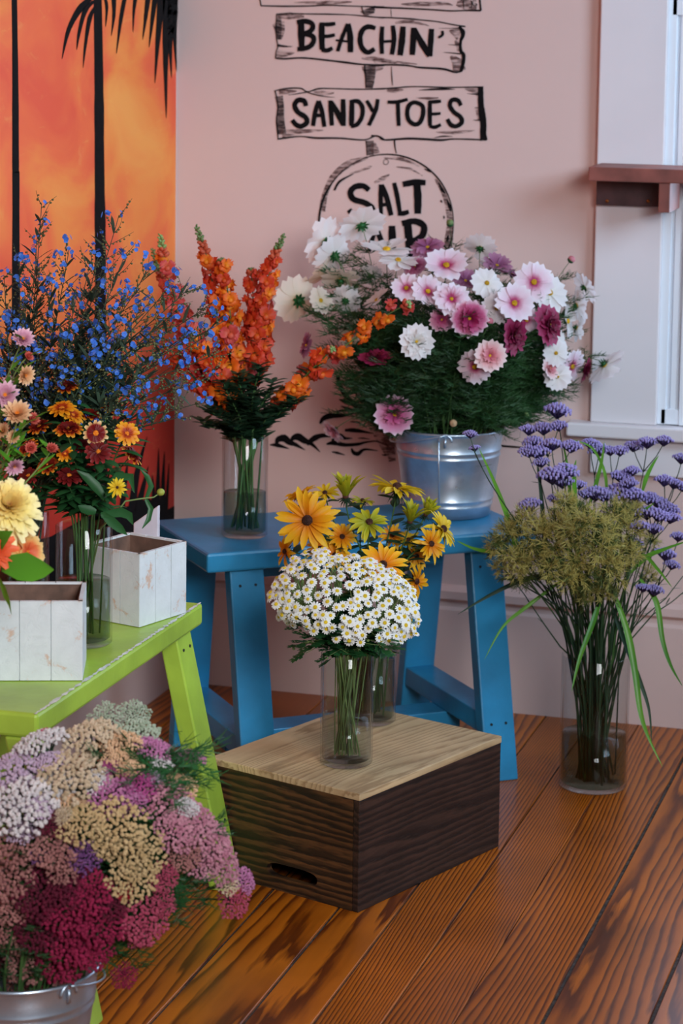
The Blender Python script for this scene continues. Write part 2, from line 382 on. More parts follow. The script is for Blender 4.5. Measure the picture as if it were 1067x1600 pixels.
# wooden shelf bracketed on the window casing
t = thing('wall_shelf', 'short red-brown wooden shelf fixed across the window casing', 'shelf', (-.8, WY-.022, 1.13))
a_ = at(920, 255, 'y', WY-.15); 
sx0 = at(921, 270, 'y', WY-.14).x
s1 = MB(); s1.box((sx0+.70, WY-.022-.065, 1.124), (1.40, .13, .027)); part('shelf_board', s1, M['shelf'], t, False, .002)
xa = at(933, 300, 'y', WY-.03).x; xb = at(1043, 300, 'y', WY-.03).x
s1 = MB(); s1.box(((xa+xb)/2, WY-.032, 1.083), (xb-xa, .02, .055)); ba = part('back_batten', s1, M['shelfdark'], t, False, .0015)
s1 = MB()
for px_ in (949, 1013):
    p = at(px_, 314, 'y', WY-.043); s1.tube([p, p+Vector((0, -.003, 0))], .0035, 12)
part('screw', s1, M['brass'], ba)
s1 = MB(); s1.box((xb+.012, WY-.085, 1.082), (.022, .126, .057)); part('bracket', s1, M['shelf'], t, False, .0015)
s1 = MB(); s1.box((.30, WY-.085, 1.082), (.022, .126, .057)); part('bracket', s1, M['shelf'], t, False, .0015)
s1 = MB(); s1.box((.37, WY-.032, 1.083), (.118, .02, .055)); part('back_batten', s1, M['shelfdark'], t, False, .0015)

# ------------------------------------------------------------------ the painted left wall: sunset with palms
def sunset():
    mt, nt, b, out = newmat('sunset_mural_paint'); L = nt.links; ge = N(nt, 'ShaderNodeNewGeometry')
    mp = N(nt, 'ShaderNodeMapping'); mp.inputs['Scale'].default_value = (1, 1.1, 1.6); mp.inputs['Location'].default_value = (0, .3, .2); L.new(ge.outputs['Position'], mp.inputs[0])
    n1 = N(nt, 'ShaderNodeTexNoise', Scale=3.2, Detail=4.0, Roughness=.5, Distortion=.6); L.new(mp.outputs[0], n1.inputs['Vector'])
    r = ramp(nt, [(.33, (228, 84, 52)), (.44, (236, 104, 56)), (.56, (240, 132, 60)), (.75, (244, 156, 74))], n1.outputs['Fac'])
    sx = N(nt, 'ShaderNodeSeparateXYZ'); L.new(ge.outputs['Position'], sx.inputs[0])
    r2 = ramp(nt, [(0, (176, 34, 22)), (.5, (200, 50, 28)), (1, (236, 120, 50))]); mr = N(nt, 'ShaderNodeMapRange'); L.new(sx.outputs['Z'], mr.inputs[0]); mr.inputs[1].default_value = .35; mr.inputs[2].default_value = .95; L.new(mr.outputs[0], r2.inputs[0])
    mr2 = N(nt, 'ShaderNodeMapRange'); L.new(sx.outputs['Z'], mr2.inputs[0]); mr2.inputs[1].default_value = .62; mr2.inputs[2].default_value = .92
    mx = N(nt, 'ShaderNodeMix', data_type='RGBA'); L.new(mr2.outputs[0], mx.inputs[0]); L.new(r2.outputs[0], mx.inputs[6]); L.new(r.outputs[0], mx.inputs[7])
    # wisps of cloud
    mp2 = N(nt, 'ShaderNodeMapping'); mp2.inputs['Scale'].default_value = (1, 2.0, 5.5); mp2.inputs['Rotation'].default_value = (.35, 0, 0); L.new(ge.outputs['Position'], mp2.inputs[0])
    n2 = N(nt, 'ShaderNodeTexNoise', Scale=6.0, Detail=5.0, Roughness=.6, Distortion=1.0); L.new(mp2.outputs[0], n2.inputs['Vector'])
    r3 = ramp(nt, [(.60, (0, 0, 0)), (.72, (110, 110, 110))], n2.outputs['Fac'])
    mx2 = N(nt, 'ShaderNodeMix', data_type='RGBA'); L.new(r3.outputs[0], mx2.inputs[0]); L.new(mx.outputs[2], mx2.inputs[6]); mx2.inputs[7].default_value = (*s2l((250, 200, 110)), 1)
    L.new(mx2.outputs[2], b.inputs['Base Color']); b.inputs['Roughness'].default_value = .6
    return mt
mu = thing('sunset_mural', 'orange and red sunset mural with black palm trunks on the left wall', 'mural', (WX, 4.2, .3))
m1 = MB(); m1.box((WX+.0006, (2.2+WY-.006)/2, (.258+2.4)/2), (.0012, WY-.006-2.2, 2.142)); part('painted_sky', m1, sunset(), mu, False)
lay = [0]
def wl(px, py):   # point on the left wall, a hair off the paint
    lay[0] += 1; return at(px, py, 'x', WX+.0018)
def poly_ribbon(mb, pts, wid, plane, off):
    """flat brush stroke: pts in photo pixels, wid in pixels, drawn on a wall plane"""
    n = len(pts); W = wid if hasattr(wid, '__len__') else [wid]*n
    # resample with catmull-rom
    fine = []; fw = []
    for i in range(n-1):
        p0 = pts[max(i-1, 0)]; p1 = pts[i]; p2 = pts[i+1]; p3 = pts[min(i+2, n-1)]
        for k in range(6):
            t = k/6
            q = [.5*((2*p1[c])+(-p0[c]+p2[c])*t+(2*p0[c]-5*p1[c]+4*p2[c]-p3[c])*t*t+(-p0[c]+3*p1[c]-3*p2[c]+p3[c])*t**3) for c in (0, 1)]
            fine.append(q); fw.append(W[i]*(1-t)+W[i+1]*t)
    fine.append(list(pts[-1])); fw.append(W[-1])
    vs = []; L = len(fine)
    for i in range(L):
        a, b = fine[max(i-1, 0)], fine[min(i+1, L-1)]; dx, dy = b[0]-a[0], b[1]-a[1]; d = math.hypot(dx, dy) or 1
        nx, ny = -dy/d, dx/d; w_ = fw[i]/2*(1+R.uniform(-.06, .06))
        for s_ in (-1, 1): vs.append(at(fine[i][0]+nx*w_*s_, fine[i][1]+ny*w_*s_, plane, off))
    mb.add(vs, [(2*i, 2*i+1, 2*i+3, 2*i+2) for i in range(L-1)])
def fillpoly(mb, pts, plane, off): mb.add([at(x, y, plane, off) for x, y in pts], [tuple(range(len(pts)))])
XO = WX+.0016
for pts, wd_ in (([(22, -40), (24, 120), (24.5, 260), (25, 330), (24, 900)], [8, 9.5, 10.5, 11, 18]), ([(152, -40), (154.5, 120), (155.5, 260), (157, 420), (158, 830)], [13, 14.5, 15.5, 17, 22])):
    mb = MB(); poly_ribbon(mb, pts, wd_, 'x', XO); part('painted_palm_trunk', mb, M['ink'], mu, False)
fr = MB()
for pts, wd_ in (([(148, -6), (128, 10), (108, 45), (97, 92)], [4, 10, 7, .5]), ([(150, 0), (134, 15), (124, 50), (120, 78)], [3, 8, 5, .5]), ([(150, 8), (140, 30), (133, 75), (130, 106)], [3, 7, 4, .5]),
        ([(164, -5), (167, 12), (165, 42)], [4, 5, .5]), ([(178, -5), (178, 25), (174, 56)], [8, 5, .5]), ([(196, -8), (189, 30), (182, 84)], [7, 6, .5]), ([(212, -5), (209, 20), (208, 50)], [7, 4, .5]),
        ([(232, -8), (228, 25), (223, 62)], [9, 6, .5]), ([(243, -8), (238, 32), (233, 74)], [9, 6, .5]), ([(253, -8), (247, 60), (242, 130)], [13, 8, .5]), ([(262, -8), (259, 80), (260, 185)], [15, 9, .5]),
        ([(268, -8), (266, 60), (268, 122)], [13, 8, .5]), ([(275, -8), (273, 50), (276, 112)], [10, 7, .5]), ([(140, -30), (200, -18), (278, -12)], [10, 24, 24]), ([(274, -20), (270, 10), (268, 60)], [20, 14, 4])):
    poly_ribbon(fr, pts, wd_, 'x', XO+.0004)
part('painted_palm_frond', fr, M['ink'], mu, False)
gr = MB()
fillpoly(gr, [(150, 800), (205, 790), (232, 778), (252, 795), (262, 796), (272.5, 790), (272.5, 893), (150, 982), (0, 1090), (0, 860), (80, 838)], 'x', XO)
for pts, wd_ in (([(206, 800), (214, 740), (230, 682)], [14, 9, .5]), ([(214, 800), (224, 760), (232, 728)], [12, 7, .5]), ([(246, 800), (247, 750), (248, 700)], [9, 6, .5]), ([(254, 800), (255, 750), (257, 705)], [9, 6, .5]),
        ([(259, 800), (262, 760), (264, 724)], [7, 4, .5]), ([(238, 800), (240, 770), (238, 742)], [9, 5, .5]), ([(190, 800), (196, 750), (200, 720)], [10, 6, .5])): poly_ribbon(gr, pts, wd_, 'x', XO+.0004)
part('painted_grass_silhouette', gr, M['ink'], mu, False)

# ------------------------------------------------------------------ painted signpost on the back wall
def wash(name, c, a0, a1, sc_=(60, 60, 300)):
    mt, nt, b, out = newmat(name); L = nt.links; tc = N(nt, 'ShaderNodeNewGeometry'); mp = N(nt, 'ShaderNodeMapping'); mp.inputs['Scale'].default_value = sc_; L.new(tc.outputs['Position'], mp.inputs[0])
    no = N(nt, 'ShaderNodeTexNoise', Scale=1.0, Detail=4.0); L.new(mp.outputs[0], no.inputs['Vector'])
    mr = N(nt, 'ShaderNodeMapRange'); L.new(no.outputs['Fac'], mr.inputs[0]); mr.inputs[1].default_value = .38; mr.inputs[2].default_value = .62; mr.inputs[3].default_value = a0; mr.inputs[4].default_value = a1
    L.new(mr.outputs[0], b.inputs['Alpha']); b.inputs['Base Color'].default_value = (*s2l(c), 1); b.inputs['Roughness'].default_value = .7; return mt
M['wash'] = wash('thin_brown_brush_wash', (92, 66, 64), .12, .85)
M['washdark'] = wash('dark_brown_brush_wash', (46, 34, 36), .45, 1.0)
sg = thing('signpost_mural', 'black painted signpost reading BEACHIN, SANDY TOES and SALT AIR on pink wall', 'mural', (-1.34, WY, 1.0))
YO = WY-.0010
c1 = lambda L: [(400+x/5.335, y/5.335) for x, y in L]
c2 = lambda L: [(580+x/5.335, y/5.335) for x, y in L]
c3 = lambda L: [(490+x/4.639, 210+y/4.639) for x, y in L]
c4 = lambda L: [(415+x/4.85, 560+y/4.85) for x, y in L]
def strokes(name, items, mat, yo):
    if name.startswith('letter') or 'board' in name or name in ('painted_disc', 'painted_initials'):
        mb = MB()
        for k, (pts, w_) in enumerate(items): poly_ribbon(mb, pts, w_, 'y', yo - k*.00001)
        return part(name, mb, mat, sg, False)
    for k, (pts, w_) in enumerate(items):
        mb = MB(); poly_ribbon(mb, pts, ([x*1.45 for x in w_] if 'shading' in name else w_), 'y', yo - k*.00001); part(name, mb, mat, sg, False)
def sc5(L, f=5.335): return [x/f for x in L] if hasattr(L, '__len__') else L/f
def tap(n, w_, e=.75):   # blunt brush ends
    return [w_*e] + [w_]*(n-2) + [w_*e]
def letter(ch, cf, items, f=5.335):
    strokes('letter_'+ch, [(cf(p), tap(len(p), 1.24*w_/f, .85)) for p, w_ in items], M['ink'], YO-.0006)
letter('b', c1, [([(375, 185), (378, 290), (382, 400)], 46), ([(340, 186), (400, 176), (458, 190), (474, 225), (450, 262), (395, 280)], 34), ([(395, 284), (465, 298), (482, 335), (455, 382), (400, 405), (345, 410)], 34)])
letter('e', c1, [([(548, 200), (548, 300), (552, 415)], 42), ([(528, 200), (600, 204), (662, 196)], 28), ([(548, 300), (600, 302), (658, 290)], 26), ([(545, 415), (595, 420), (638, 400)], 30)])
letter('a', c1, [([(765, 198), (715, 320), (680, 428)], 28), ([(765, 198), (785, 300), (787, 436)], 42), ([(664, 335), (720, 341), (780, 347)], 16)])
letter('c', c1, [([(996, 236), (940, 222), (893, 245), (868, 310), (880, 390), (930, 437), (988, 408)], 34)])
letter('h', c2, [([(92, 220), (86, 330), (90, 450)], 32), ([(180, 212), (190, 330), (172, 455)], 34), ([(90, 350), (140, 344), (190, 345)], 20)])
letter('i', c2, [([(266, 220), (256, 340), (240, 462)], 44)])
letter('n', c2, [([(355, 230), (350, 340), (342, 458)], 42), ([(355, 240), (425, 365), (488, 468)], 42), ([(503, 240), (496, 350), (488, 470)], 40)])
letter('apostrophe', c2, [([(592, 256), (594, 290), (560, 314)], 20)])
letter('s', c1, [([(416, 885), (402, 842), (350, 835), (322, 880), (350, 935), (410, 975), (424, 1020), (380, 1052), (335, 1040), (302, 1000)], 34)])
letter('a', c1, [([(522, 840), (495, 930), (475, 1050)], 32), ([(522, 840), (550, 930), (570, 1058)], 32), ([(488, 962), (525, 962), (562, 965)], 26)])
letter('n', c1, [([(618, 836), (626, 940), (632, 1048)], 32), ([(622, 850), (676, 935), (724, 1035)], 40), ([(726, 826), (728, 940), (730, 1050)], 36)])
letter('d', c1, [([(800, 845), (798, 950), (795, 1050)], 36), ([(780, 850), (850, 845), (888, 900), (880, 980), (840, 1038), (790, 1052)], 30)])
letter('y', c1, [([(922, 838), (948, 880), (975, 932)], 26), ([(1015, 826), (998, 915), (940, 1046)], 30)])
letter('t', c2, [([(136, 850), (215, 850), (304, 828)], 26), ([(222, 850), (225, 960), (230, 1050)], 30)])
letter('o', c2, [([(362, 850), (424, 880), (432, 950), (405, 1020), (360, 1036), (312, 1000), (300, 930), (322, 870), (368, 850)], 30)])
letter('e', c2, [([(490, 840), (488, 950), (490, 1050)], 30), ([(482, 850), (530, 848), (582, 843)], 26), ([(490, 950), (530, 950), (578, 945)], 22), ([(485, 1050), (530, 1060), (580, 1038)], 26)])
letter('s', c2, [([(748, 880), (722, 836), (672, 835), (656, 880), (690, 935), (744, 975), (754, 1020), (710, 1052), (664, 1040), (634, 992)], 30)])
letter('s', c3, [([(402, 404), (360, 374), (300, 380), (267, 420), (290, 470), (370, 495), (424, 535), (428, 605), (380, 650), (320, 625), (256, 545)], 34)], 4.639)
letter('a', c3, [([(488, 362), (486, 450), (488, 588)], 28), ([(492, 365), (530, 460), (562, 588)], 32), ([(490, 512), (520, 508), (548, 505)], 24)], 4.639)
letter('l', c3, [([(584, 350), (606, 450), (624, 560)], 28), ([(610, 572), (650, 572), (690, 560)], 30)], 4.639)
letter('t', c3, [([(646, 362), (730, 348), (812, 350)], 38), ([(748, 360), (755, 450), (755, 575)], 46)], 4.639)
letter('a', c3, [([(452, 675), (425, 760), (400, 850)], 28), ([(452, 675), (490, 770), (520, 860)], 32), ([(420, 790), (460, 790), (500, 790)], 22)], 4.639)
letter('i', c3, [([(568, 662), (570, 750), (572, 860)], 44)], 4.639)
letter('r', c3, [([(680, 640), (690, 750), (702, 908)], 48), ([(640, 645), (735, 630), (798, 665), (786, 735), (715, 775)], 38), ([(730, 765), (790, 840), (850, 900)], 34)], 4.639)
# boards, post and disc: outlines and thin washes
V3 = [.9, 1.6, 2.2, 1.6, 2, 1.8, 1.2]
def outl(pts, w_): return (pts, [w_*R.uniform(.7, 1.25) for _ in pts])
strokes('painted_board', [outl(c1([(28, -60), (34, 0), (42, 48)]), 1.6), outl(c1([(40, 48), (240, 52), (440, 50), (600, 44), (840, 52), (1067, 58)]), 2.2), outl(c2([(0, 60), (250, 68), (500, 80), (650, 90), (780, 88), (915, 88)]), 2.4), outl(c2([(905, -60), (905, 0), (914, 88)]), 2.6)], M['ink'], YO-.0003)
strokes('painted_board', [outl(c1([(168, 120), (270, 112), (400, 116), (600, 118), (780, 123), (940, 138), (1067, 150)]), 1.9), outl(c2([(40, 143), (300, 155), (430, 168), (550, 180), (680, 205), (785, 222)]), 2.0),
    (c2([(730, 222), (762, 262), (762, 300), (745, 345), (745, 420), (770, 460), (765, 530), (748, 592)]), [4, 7, 6, 4.5, 5, 6, 5.5, 5]), outl(c1([(162, 484), (230, 490), (400, 483), (620, 505), (760, 522), (880, 536), (1067, 545)]), 2.9), outl(c2([(0, 543), (180, 540), (320, 548), (400, 562), (600, 575), (700, 602), (756, 590)]), 2.9), outl(c1([(172, 120), (170, 180), (168, 300), (182, 385), (168, 430), (162, 486)]), 1.6),
    (c1([(175, 375), (230, 385), (305, 388)]), [4, 3, .5]), (c1([(170, 222), (200, 228), (225, 228)]), [2.4, 1.6, .4]), (c2([(600, 436), (680, 442), (745, 450)]), [.4, 1.6, 2.4]), (c2([(640, 372), (700, 374), (745, 376)]), [.4, 1.2, 1.8]), (c2([(560, 236), (650, 236), (745, 232)]), [.3, .8, 1.4])], M['ink'], YO-.0003)
strokes('painted_board', [outl(c1([(152, 758), (250, 738), (370, 736), (430, 764), (520, 740), (620, 738), (860, 744), (1067, 742)]), 2.2), outl(c2([(0, 742), (160, 736), (300, 724), (400, 722), (620, 728), (800, 726), (935, 726)]), 2.2),
    (c2([(912, 722), (912, 800), (915, 880), (925, 960), (935, 1040), (932, 1110), (940, 1170)]), [8, 9, 9.5, 11, 9.5, 10, 11]), outl(c1([(178, 1160), (240, 1150), (370, 1137), (500, 1150), (700, 1152), (900, 1166), (1000, 1132), (1067, 1160)]), 2.6), outl(c2([(0, 1130), (60, 1138), (110, 1166), (300, 1155), (450, 1160), (580, 1168), (700, 1158), (960, 1166)]), 2.9), outl(c1([(158, 755), (176, 830), (182, 900), (170, 1000), (178, 1080), (184, 1160)]), 2),
    (c1([(270, 792), (340, 782), (420, 768), (440, 765)]), [.6, 1.6, 2, 1]), (c1([(430, 772), (520, 795), (590, 806), (660, 812)]), [1.5, 1.8, 1.2, .4]), (c2([(395, 752), (500, 745), (600, 742), (700, 745)]), [.4, 3, 3.4, .4]), (c2([(800, 780), (850, 784), (895, 788)]), [.4, 1.4, 1.8]), (c2([(850, 1000), (880, 1002), (905, 1004)]), [.4, 1.4, 1.8]), (c2([(520, 1150), (600, 1136), (680, 1138)]), [.4, 2.6, .4])], M['ink'], YO-.0003)
strokes('painted_post', [(c1([(905, 545), (912, 640), (916, 735)]), [2.5, 2, 1.4]), (c2([(168, 555), (172, 640), (178, 712)]), [.8, 1.6, 1.2]), (c2([(162, 70), (165, 100), (168, 145)]), [.5, 1, .6]), (c1([(880, 60), (890, 90), (900, 122)]), [2, 1.6, 1]), (c3([(380, 45), (384, 100), (386, 155)]), [1.4, 1.2, 1]), (c3([(585, 45), (590, 90), (600, 138)]), [3, 2, 1.2])], M['ink'], YO-.0003)
strokes('painted_wood_shading', [(c1([(930, 70), (940, 95), (950, 122)]), [18, 14, 10]), (c1([(940, 548), (950, 620), (945, 735)]), [16, 12, 7]), (c3([(405, 45), (408, 100), (410, 150)]), [9, 8, 8]), (c1([(190, 150), (185, 230), (190, 330)]), [5, 8, 5]), (c1([(190, 800), (205, 900), (205, 1000), (215, 1120)]), [9, 7, 8, 10])], M['washdark'], YO)
strokes('painted_wood_shading', [(c1([(180, 135), (280, 132), (400, 140)]), [3, 8, 2]), (c1([(185, 190), (200, 260), (195, 330)]), [14, 10, 4]), (c1([(175, 440), (220, 450), (320, 440)]), [9, 8, 1]), (c2([(200, 190), (330, 180), (480, 215)]), [2, 4, 1]), (c2([(650, 255), (700, 270), (740, 290)]), [1, 9, 14]), (c2([(700, 340), (735, 400), (735, 430)]), [2, 7, 6]), (c2([(660, 470), (715, 520), (735, 590)]), [2, 12, 14]),
    (c2([(20, 490), (150, 512), (380, 535)]), [5, 4, 1]), (c1([(880, 485), (970, 490), (1067, 505)]), [2, 5, 5]), (c1([(190, 765), (260, 765), (340, 760)]), [6, 5, 1]), (c1([(480, 765), (560, 775), (650, 775)]), [2, 5, 1]), (c1([(215, 1120), (320, 1100), (560, 1085)]), [9, 6, 1]), (c2([(780, 742), (840, 752), (895, 770)]), [1, 5, 9]), (c2([(130, 755), (200, 755), (270, 748)]), [2, 5, 1]), (c2([(370, 815), (470, 820), (560, 815)]), [1, 3, 1]), (c2([(540, 1100), (700, 1105), (860, 1085)]), [1, 4, 1]),
    (c2([(860, 900), (890, 920), (905, 1000)]), [1, 6, 4]), (c1([(320, 20), (600, 25), (800, 15)]), [1, 5, 1]), (c2([(250, 35), (400, 35), (600, 30), (680, 45)]), [1, 5, 4, 1]), (c2([(720, 10), (800, 40), (880, 60)]), [10, 12, 6]), (c1([(980, 560), (1030, 565), (1060, 570)]), [14, 6, 1]), (c3([(430, 60), (440, 100), (450, 140)]), [5, 8, 9])], M['wash'], YO)
# the round sign
import math as _m
cc = [(604+105*_m.sin(a)*(1+.006*_m.sin(3*a)), 348-107*_m.cos(a)) for a in [2*PI*i/40 for i in range(41)]]
cw = [1.2+1.3*abs(_m.sin(1.5*2*PI*i/40+.8))+(.9 if 26 < i < 34 else 0) for i in range(41)]
strokes('painted_disc', [(cc, cw), ([(599, 251), (604, 249), (607, 253), (604, 257), (600, 256), (599, 252)], .9),
    (c3([(150, 405), (190, 340), (290, 285)]), [3, 4, 1]), (c3([(905, 350), (930, 400), (955, 430)]), [1, 5, 1]), (c3([(965, 470), (985, 520), (995, 560)]), [1, 5, 2]), (c3([(975, 730), (970, 760), (965, 780)]), [2, 5, 1]), (c3([(940, 590), (945, 600), (942, 612)]), [1, 3, 1]), (c3([(920, 475), (926, 485), (930, 495)]), [1, 3, 1]), (c3([(800, 250), (830, 262), (850, 275)]), [.5, 3, 1])], M['ink'], YO-.0003)
strokes('painted_disc_shading', [([(503+0, 330), (509, 300), (522, 275), (545, 256), (575, 246)], [7, 6, 7, 8, 2]), ([(505, 350), (512, 385), (520, 410)], [9, 12, 6]), ([(600, 247), (630, 249), (655, 260)], [1, 4, 1]), (c3([(440, 350), (500, 320), (550, 290)]), [2, 5, 1]), (c3([(260, 290), (400, 240), (420, 230)]), [2, 3, .5]), (c3([(880, 320), (940, 420), (970, 520), (990, 640), (980, 760), (960, 900)]), [2, 5, 5, 7, 9, 9]), (c3([(600, 235), (700, 250), (790, 300)]), [1, 2.5, .5])], M['wash'], YO)
# artist's initials on the top board
strokes('painted_initials', [(c2([(740, 5), (770, 3), (800, 5)]), 1.2), (c2([(768, 5), (768, 30), (772, 66)]), 1.4), (c2([(830, 2), (838, 35), (832, 62), (815, 60)]), 1.4), (c2([(875, 8), (850, 5), (845, 30), (860, 50), (880, 40), (872, 28)]), 1.2)], M['ink'], YO-.0006)
# sea, island and palm trunk below the sign
sea = [([(30, 655), (90, 658), (180, 685)], [1, 7, .5]), ([(80, 650), (95, 615), (140, 605), (180, 635), (230, 655), (300, 695)], [4, 9, 12, 9, 6, .5]), ([(190, 625), (215, 600), (250, 595), (290, 620), (350, 650), (415, 712)], [3, 9, 12, 10, 6, .5]), ([(310, 650), (370, 605), (430, 585), (520, 590)], [6, 9, 7, 3]),
    ([(410, 495), (440, 455), (490, 435), (580, 432), (680, 415)], [3, 8, 9, 6, 1]), ([(460, 650), (520, 640), (600, 655), (700, 650), (760, 635), (850, 630), (950, 680)], [2, 8, 6, 5, 3, 2, .5]), ([(500, 620), (560, 590), (600, 605), (660, 605)], [2, 9, 5, .5]), ([(650, 680), (665, 712), (700, 722), (750, 690), (850, 700)], [2, 6, 7, 4, 1]), ([(500, 708), (540, 715), (600, 732)], [1, 4, 1]), ([(600, 545), (680, 545), (820, 570)], [4, 7, .5]),
    ([(640, 480), (700, 485), (770, 530)], [1, 3, .5]), ([(525, 405), (590, 395), (700, 400)], [1, 4, 1]), ([(555, 310), (600, 325), (680, 345), (800, 400)], [1, 7, 7, 1]), ([(545, 130), (560, 200), (620, 300), (720, 400), (900, 570)], [6, 6, 9, 5, 3]), ([(650, 200), (700, 290), (760, 350)], [1, 3.5, 1]), ([(700, 605), (740, 605), (790, 612)], [1, 2.5, .5]), ([(570, 360), (620, 380), (700, 395)], [1, 5, 1]), ([(880, 730), (905, 733), (930, 730)], [1, 3, 1])]
strokes('painted_sea_and_palm', [(c4(p), w_) for p, w_ in sea] + [([(770, 695), (800, 698), (850, 701)], [3, 3, .8])], M['ink'], YO-.0003)
strokes('painted_sand_shading', [(c4([(760, 440), (860, 560), (960, 690)]), [6, 14, 20]), (c4([(900, 560), (940, 640), (960, 780)]), [4, 10, 8])], M['wash'], YO)

#PART2
# ------------------------------------------------------------------ benches
def hexleg(top_c, bot_c, U, V, wu, wv):
    vs = []
    for c in (bot_c, top_c):
        for a, b in ((-1, -1), (1, -1), (1, 1), (-1, 1)): vs.append(c + U*a*wu/2 + V*b*wv/2)
    return vs
def bench(name, label, corner, ang, L, D, H, mat, worn=None, inset=.05):
    """corner = front left top corner; U runs along the front edge, V points away from it"""
    U = Vector((math.cos(ang), math.sin(ang), 0)); V = Vector((-U.y, U.x, 0)); C = Vector((corner[0], corner[1], 0))
    t = thing(name, label, 'bench', C + U*L/2 + V*D/2)
    def w(u, v, z): return C + U*u + V*v + Vector((0, 0, z))
    mb = MB(); mb.hexa([w(0, 0, H-.036), w(L, 0, H-.036), w(L, D, H-.036), w(0, D, H-.036), w(0, 0, H), w(L, 0, H), w(L, D, H), w(0, D, H)])
    part('bench_top', mb, mat, t, False, .005)
    zt = H-.036; zr = .085
    for u in (inset+.032, L-inset-.032-.015):
        for v, s_ in ((.034, -1), (D-.034, 1)):
            sp_ = .092 if s_ < 0 else .07
            mb = MB(); mb.hexa(hexleg(w(u, v, zt), w(u, v+s_*sp_, 0), U, V, .066, .032))
            lg = part('leg', mb, mat, t, False, .003)
            mb = MB()
            for du in (-.015, .015):
                for zz in (zt-.03, zr+.02):
                    f = (zt-zz)/zt; c = w(u+du, v+s_*(sp_*f+.0155), zz); mb.tube([c, c+V*s_*.0022], .0026, 8)
            for q in range(4):
                m2 = MB(); m2.v = mb.v[q*16:(q+1)*16]; m2.f = [tuple(i-q*16 for i in f) for f in mb.f[q*10:(q+1)*10]]
                part('screw', m2, M['screw'], lg, False)
        # side rail between front and back leg
        v0, v1 = .034-.092*.72+.010, D-.034+.07*.72-.010
        mb = MB(); mb.hexa([w(u-.03, v0, zr), w(u+.03, v0, zr), w(u+.03, v1, zr), w(u-.03, v1, zr), w(u-.03, v0+.004, zr+.038), w(u+.03, v0+.004, zr+.038), w(u+.03, v1-.004, zr+.038), w(u-.03, v1-.004, zr+.038)])
        part('side_rail', mb, mat, t, False, .002)
    a, b = inset+.03, L-inset-.045
    mb = MB(); mb.hexa([w(a, D/2-.035, zr-.034), w(b, D/2-.035, zr-.034), w(b, D/2+.035, zr-.034), w(a, D/2+.035, zr-.034), w(a, D/2-.035, zr-.0005), w(b, D/2-.035, zr-.0005), w(b, D/2+.035, zr-.0005), w(a, D/2+.035, zr-.0005)])
    part('stretcher', mb, mat, t, False, .002)
    mb = MB(); mb.hexa([w(inset+.066, D/2-.012, zt-.05), w(L-inset-.081, D/2-.012, zt-.05), w(L-inset-.081, D/2+.012, zt-.05), w(inset+.066, D/2+.012, zt-.05), w(inset+.066, D/2-.012, zt-.0005), w(L-inset-.081, D/2-.012, zt-.0005), w(L-inset-.081, D/2+.012, zt-.0005), w(inset+.066, D/2+.012, zt-.0005)])
    part('apron_rail', mb, mat, t, False)
    return w, t
BH = .46
bw, bt = bench('wooden_bench', 'blue painted wooden bench against the pink wall holding zinc bucket', (-1.458, 4.167), math.radians(38.5), .66, .315, BH, M['blue'])
gw, gt = bench('wooden_bench', 'lime green painted wooden bench with white planter boxes on it', (-1.344, 3.131), math.radians(90), .689, .315, BH, M['green'], inset=.0)
# worn white edge along the front of the green bench
mb = MB()
pts = [gw(u, .0035+R.uniform(-.0006, .0006), BH+.0006) for u in [i*.689/160 for i in range(161)]]
wds = [.0036*R.uniform(.1, 1.3) for _ in pts]
mb.strip(pts, wds, Vector((1, 0, 0))); part('worn_edge', mb, plain('chipped_white_paint', (200, 202, 196), .8, var=.15, nscale=90), gt, False)

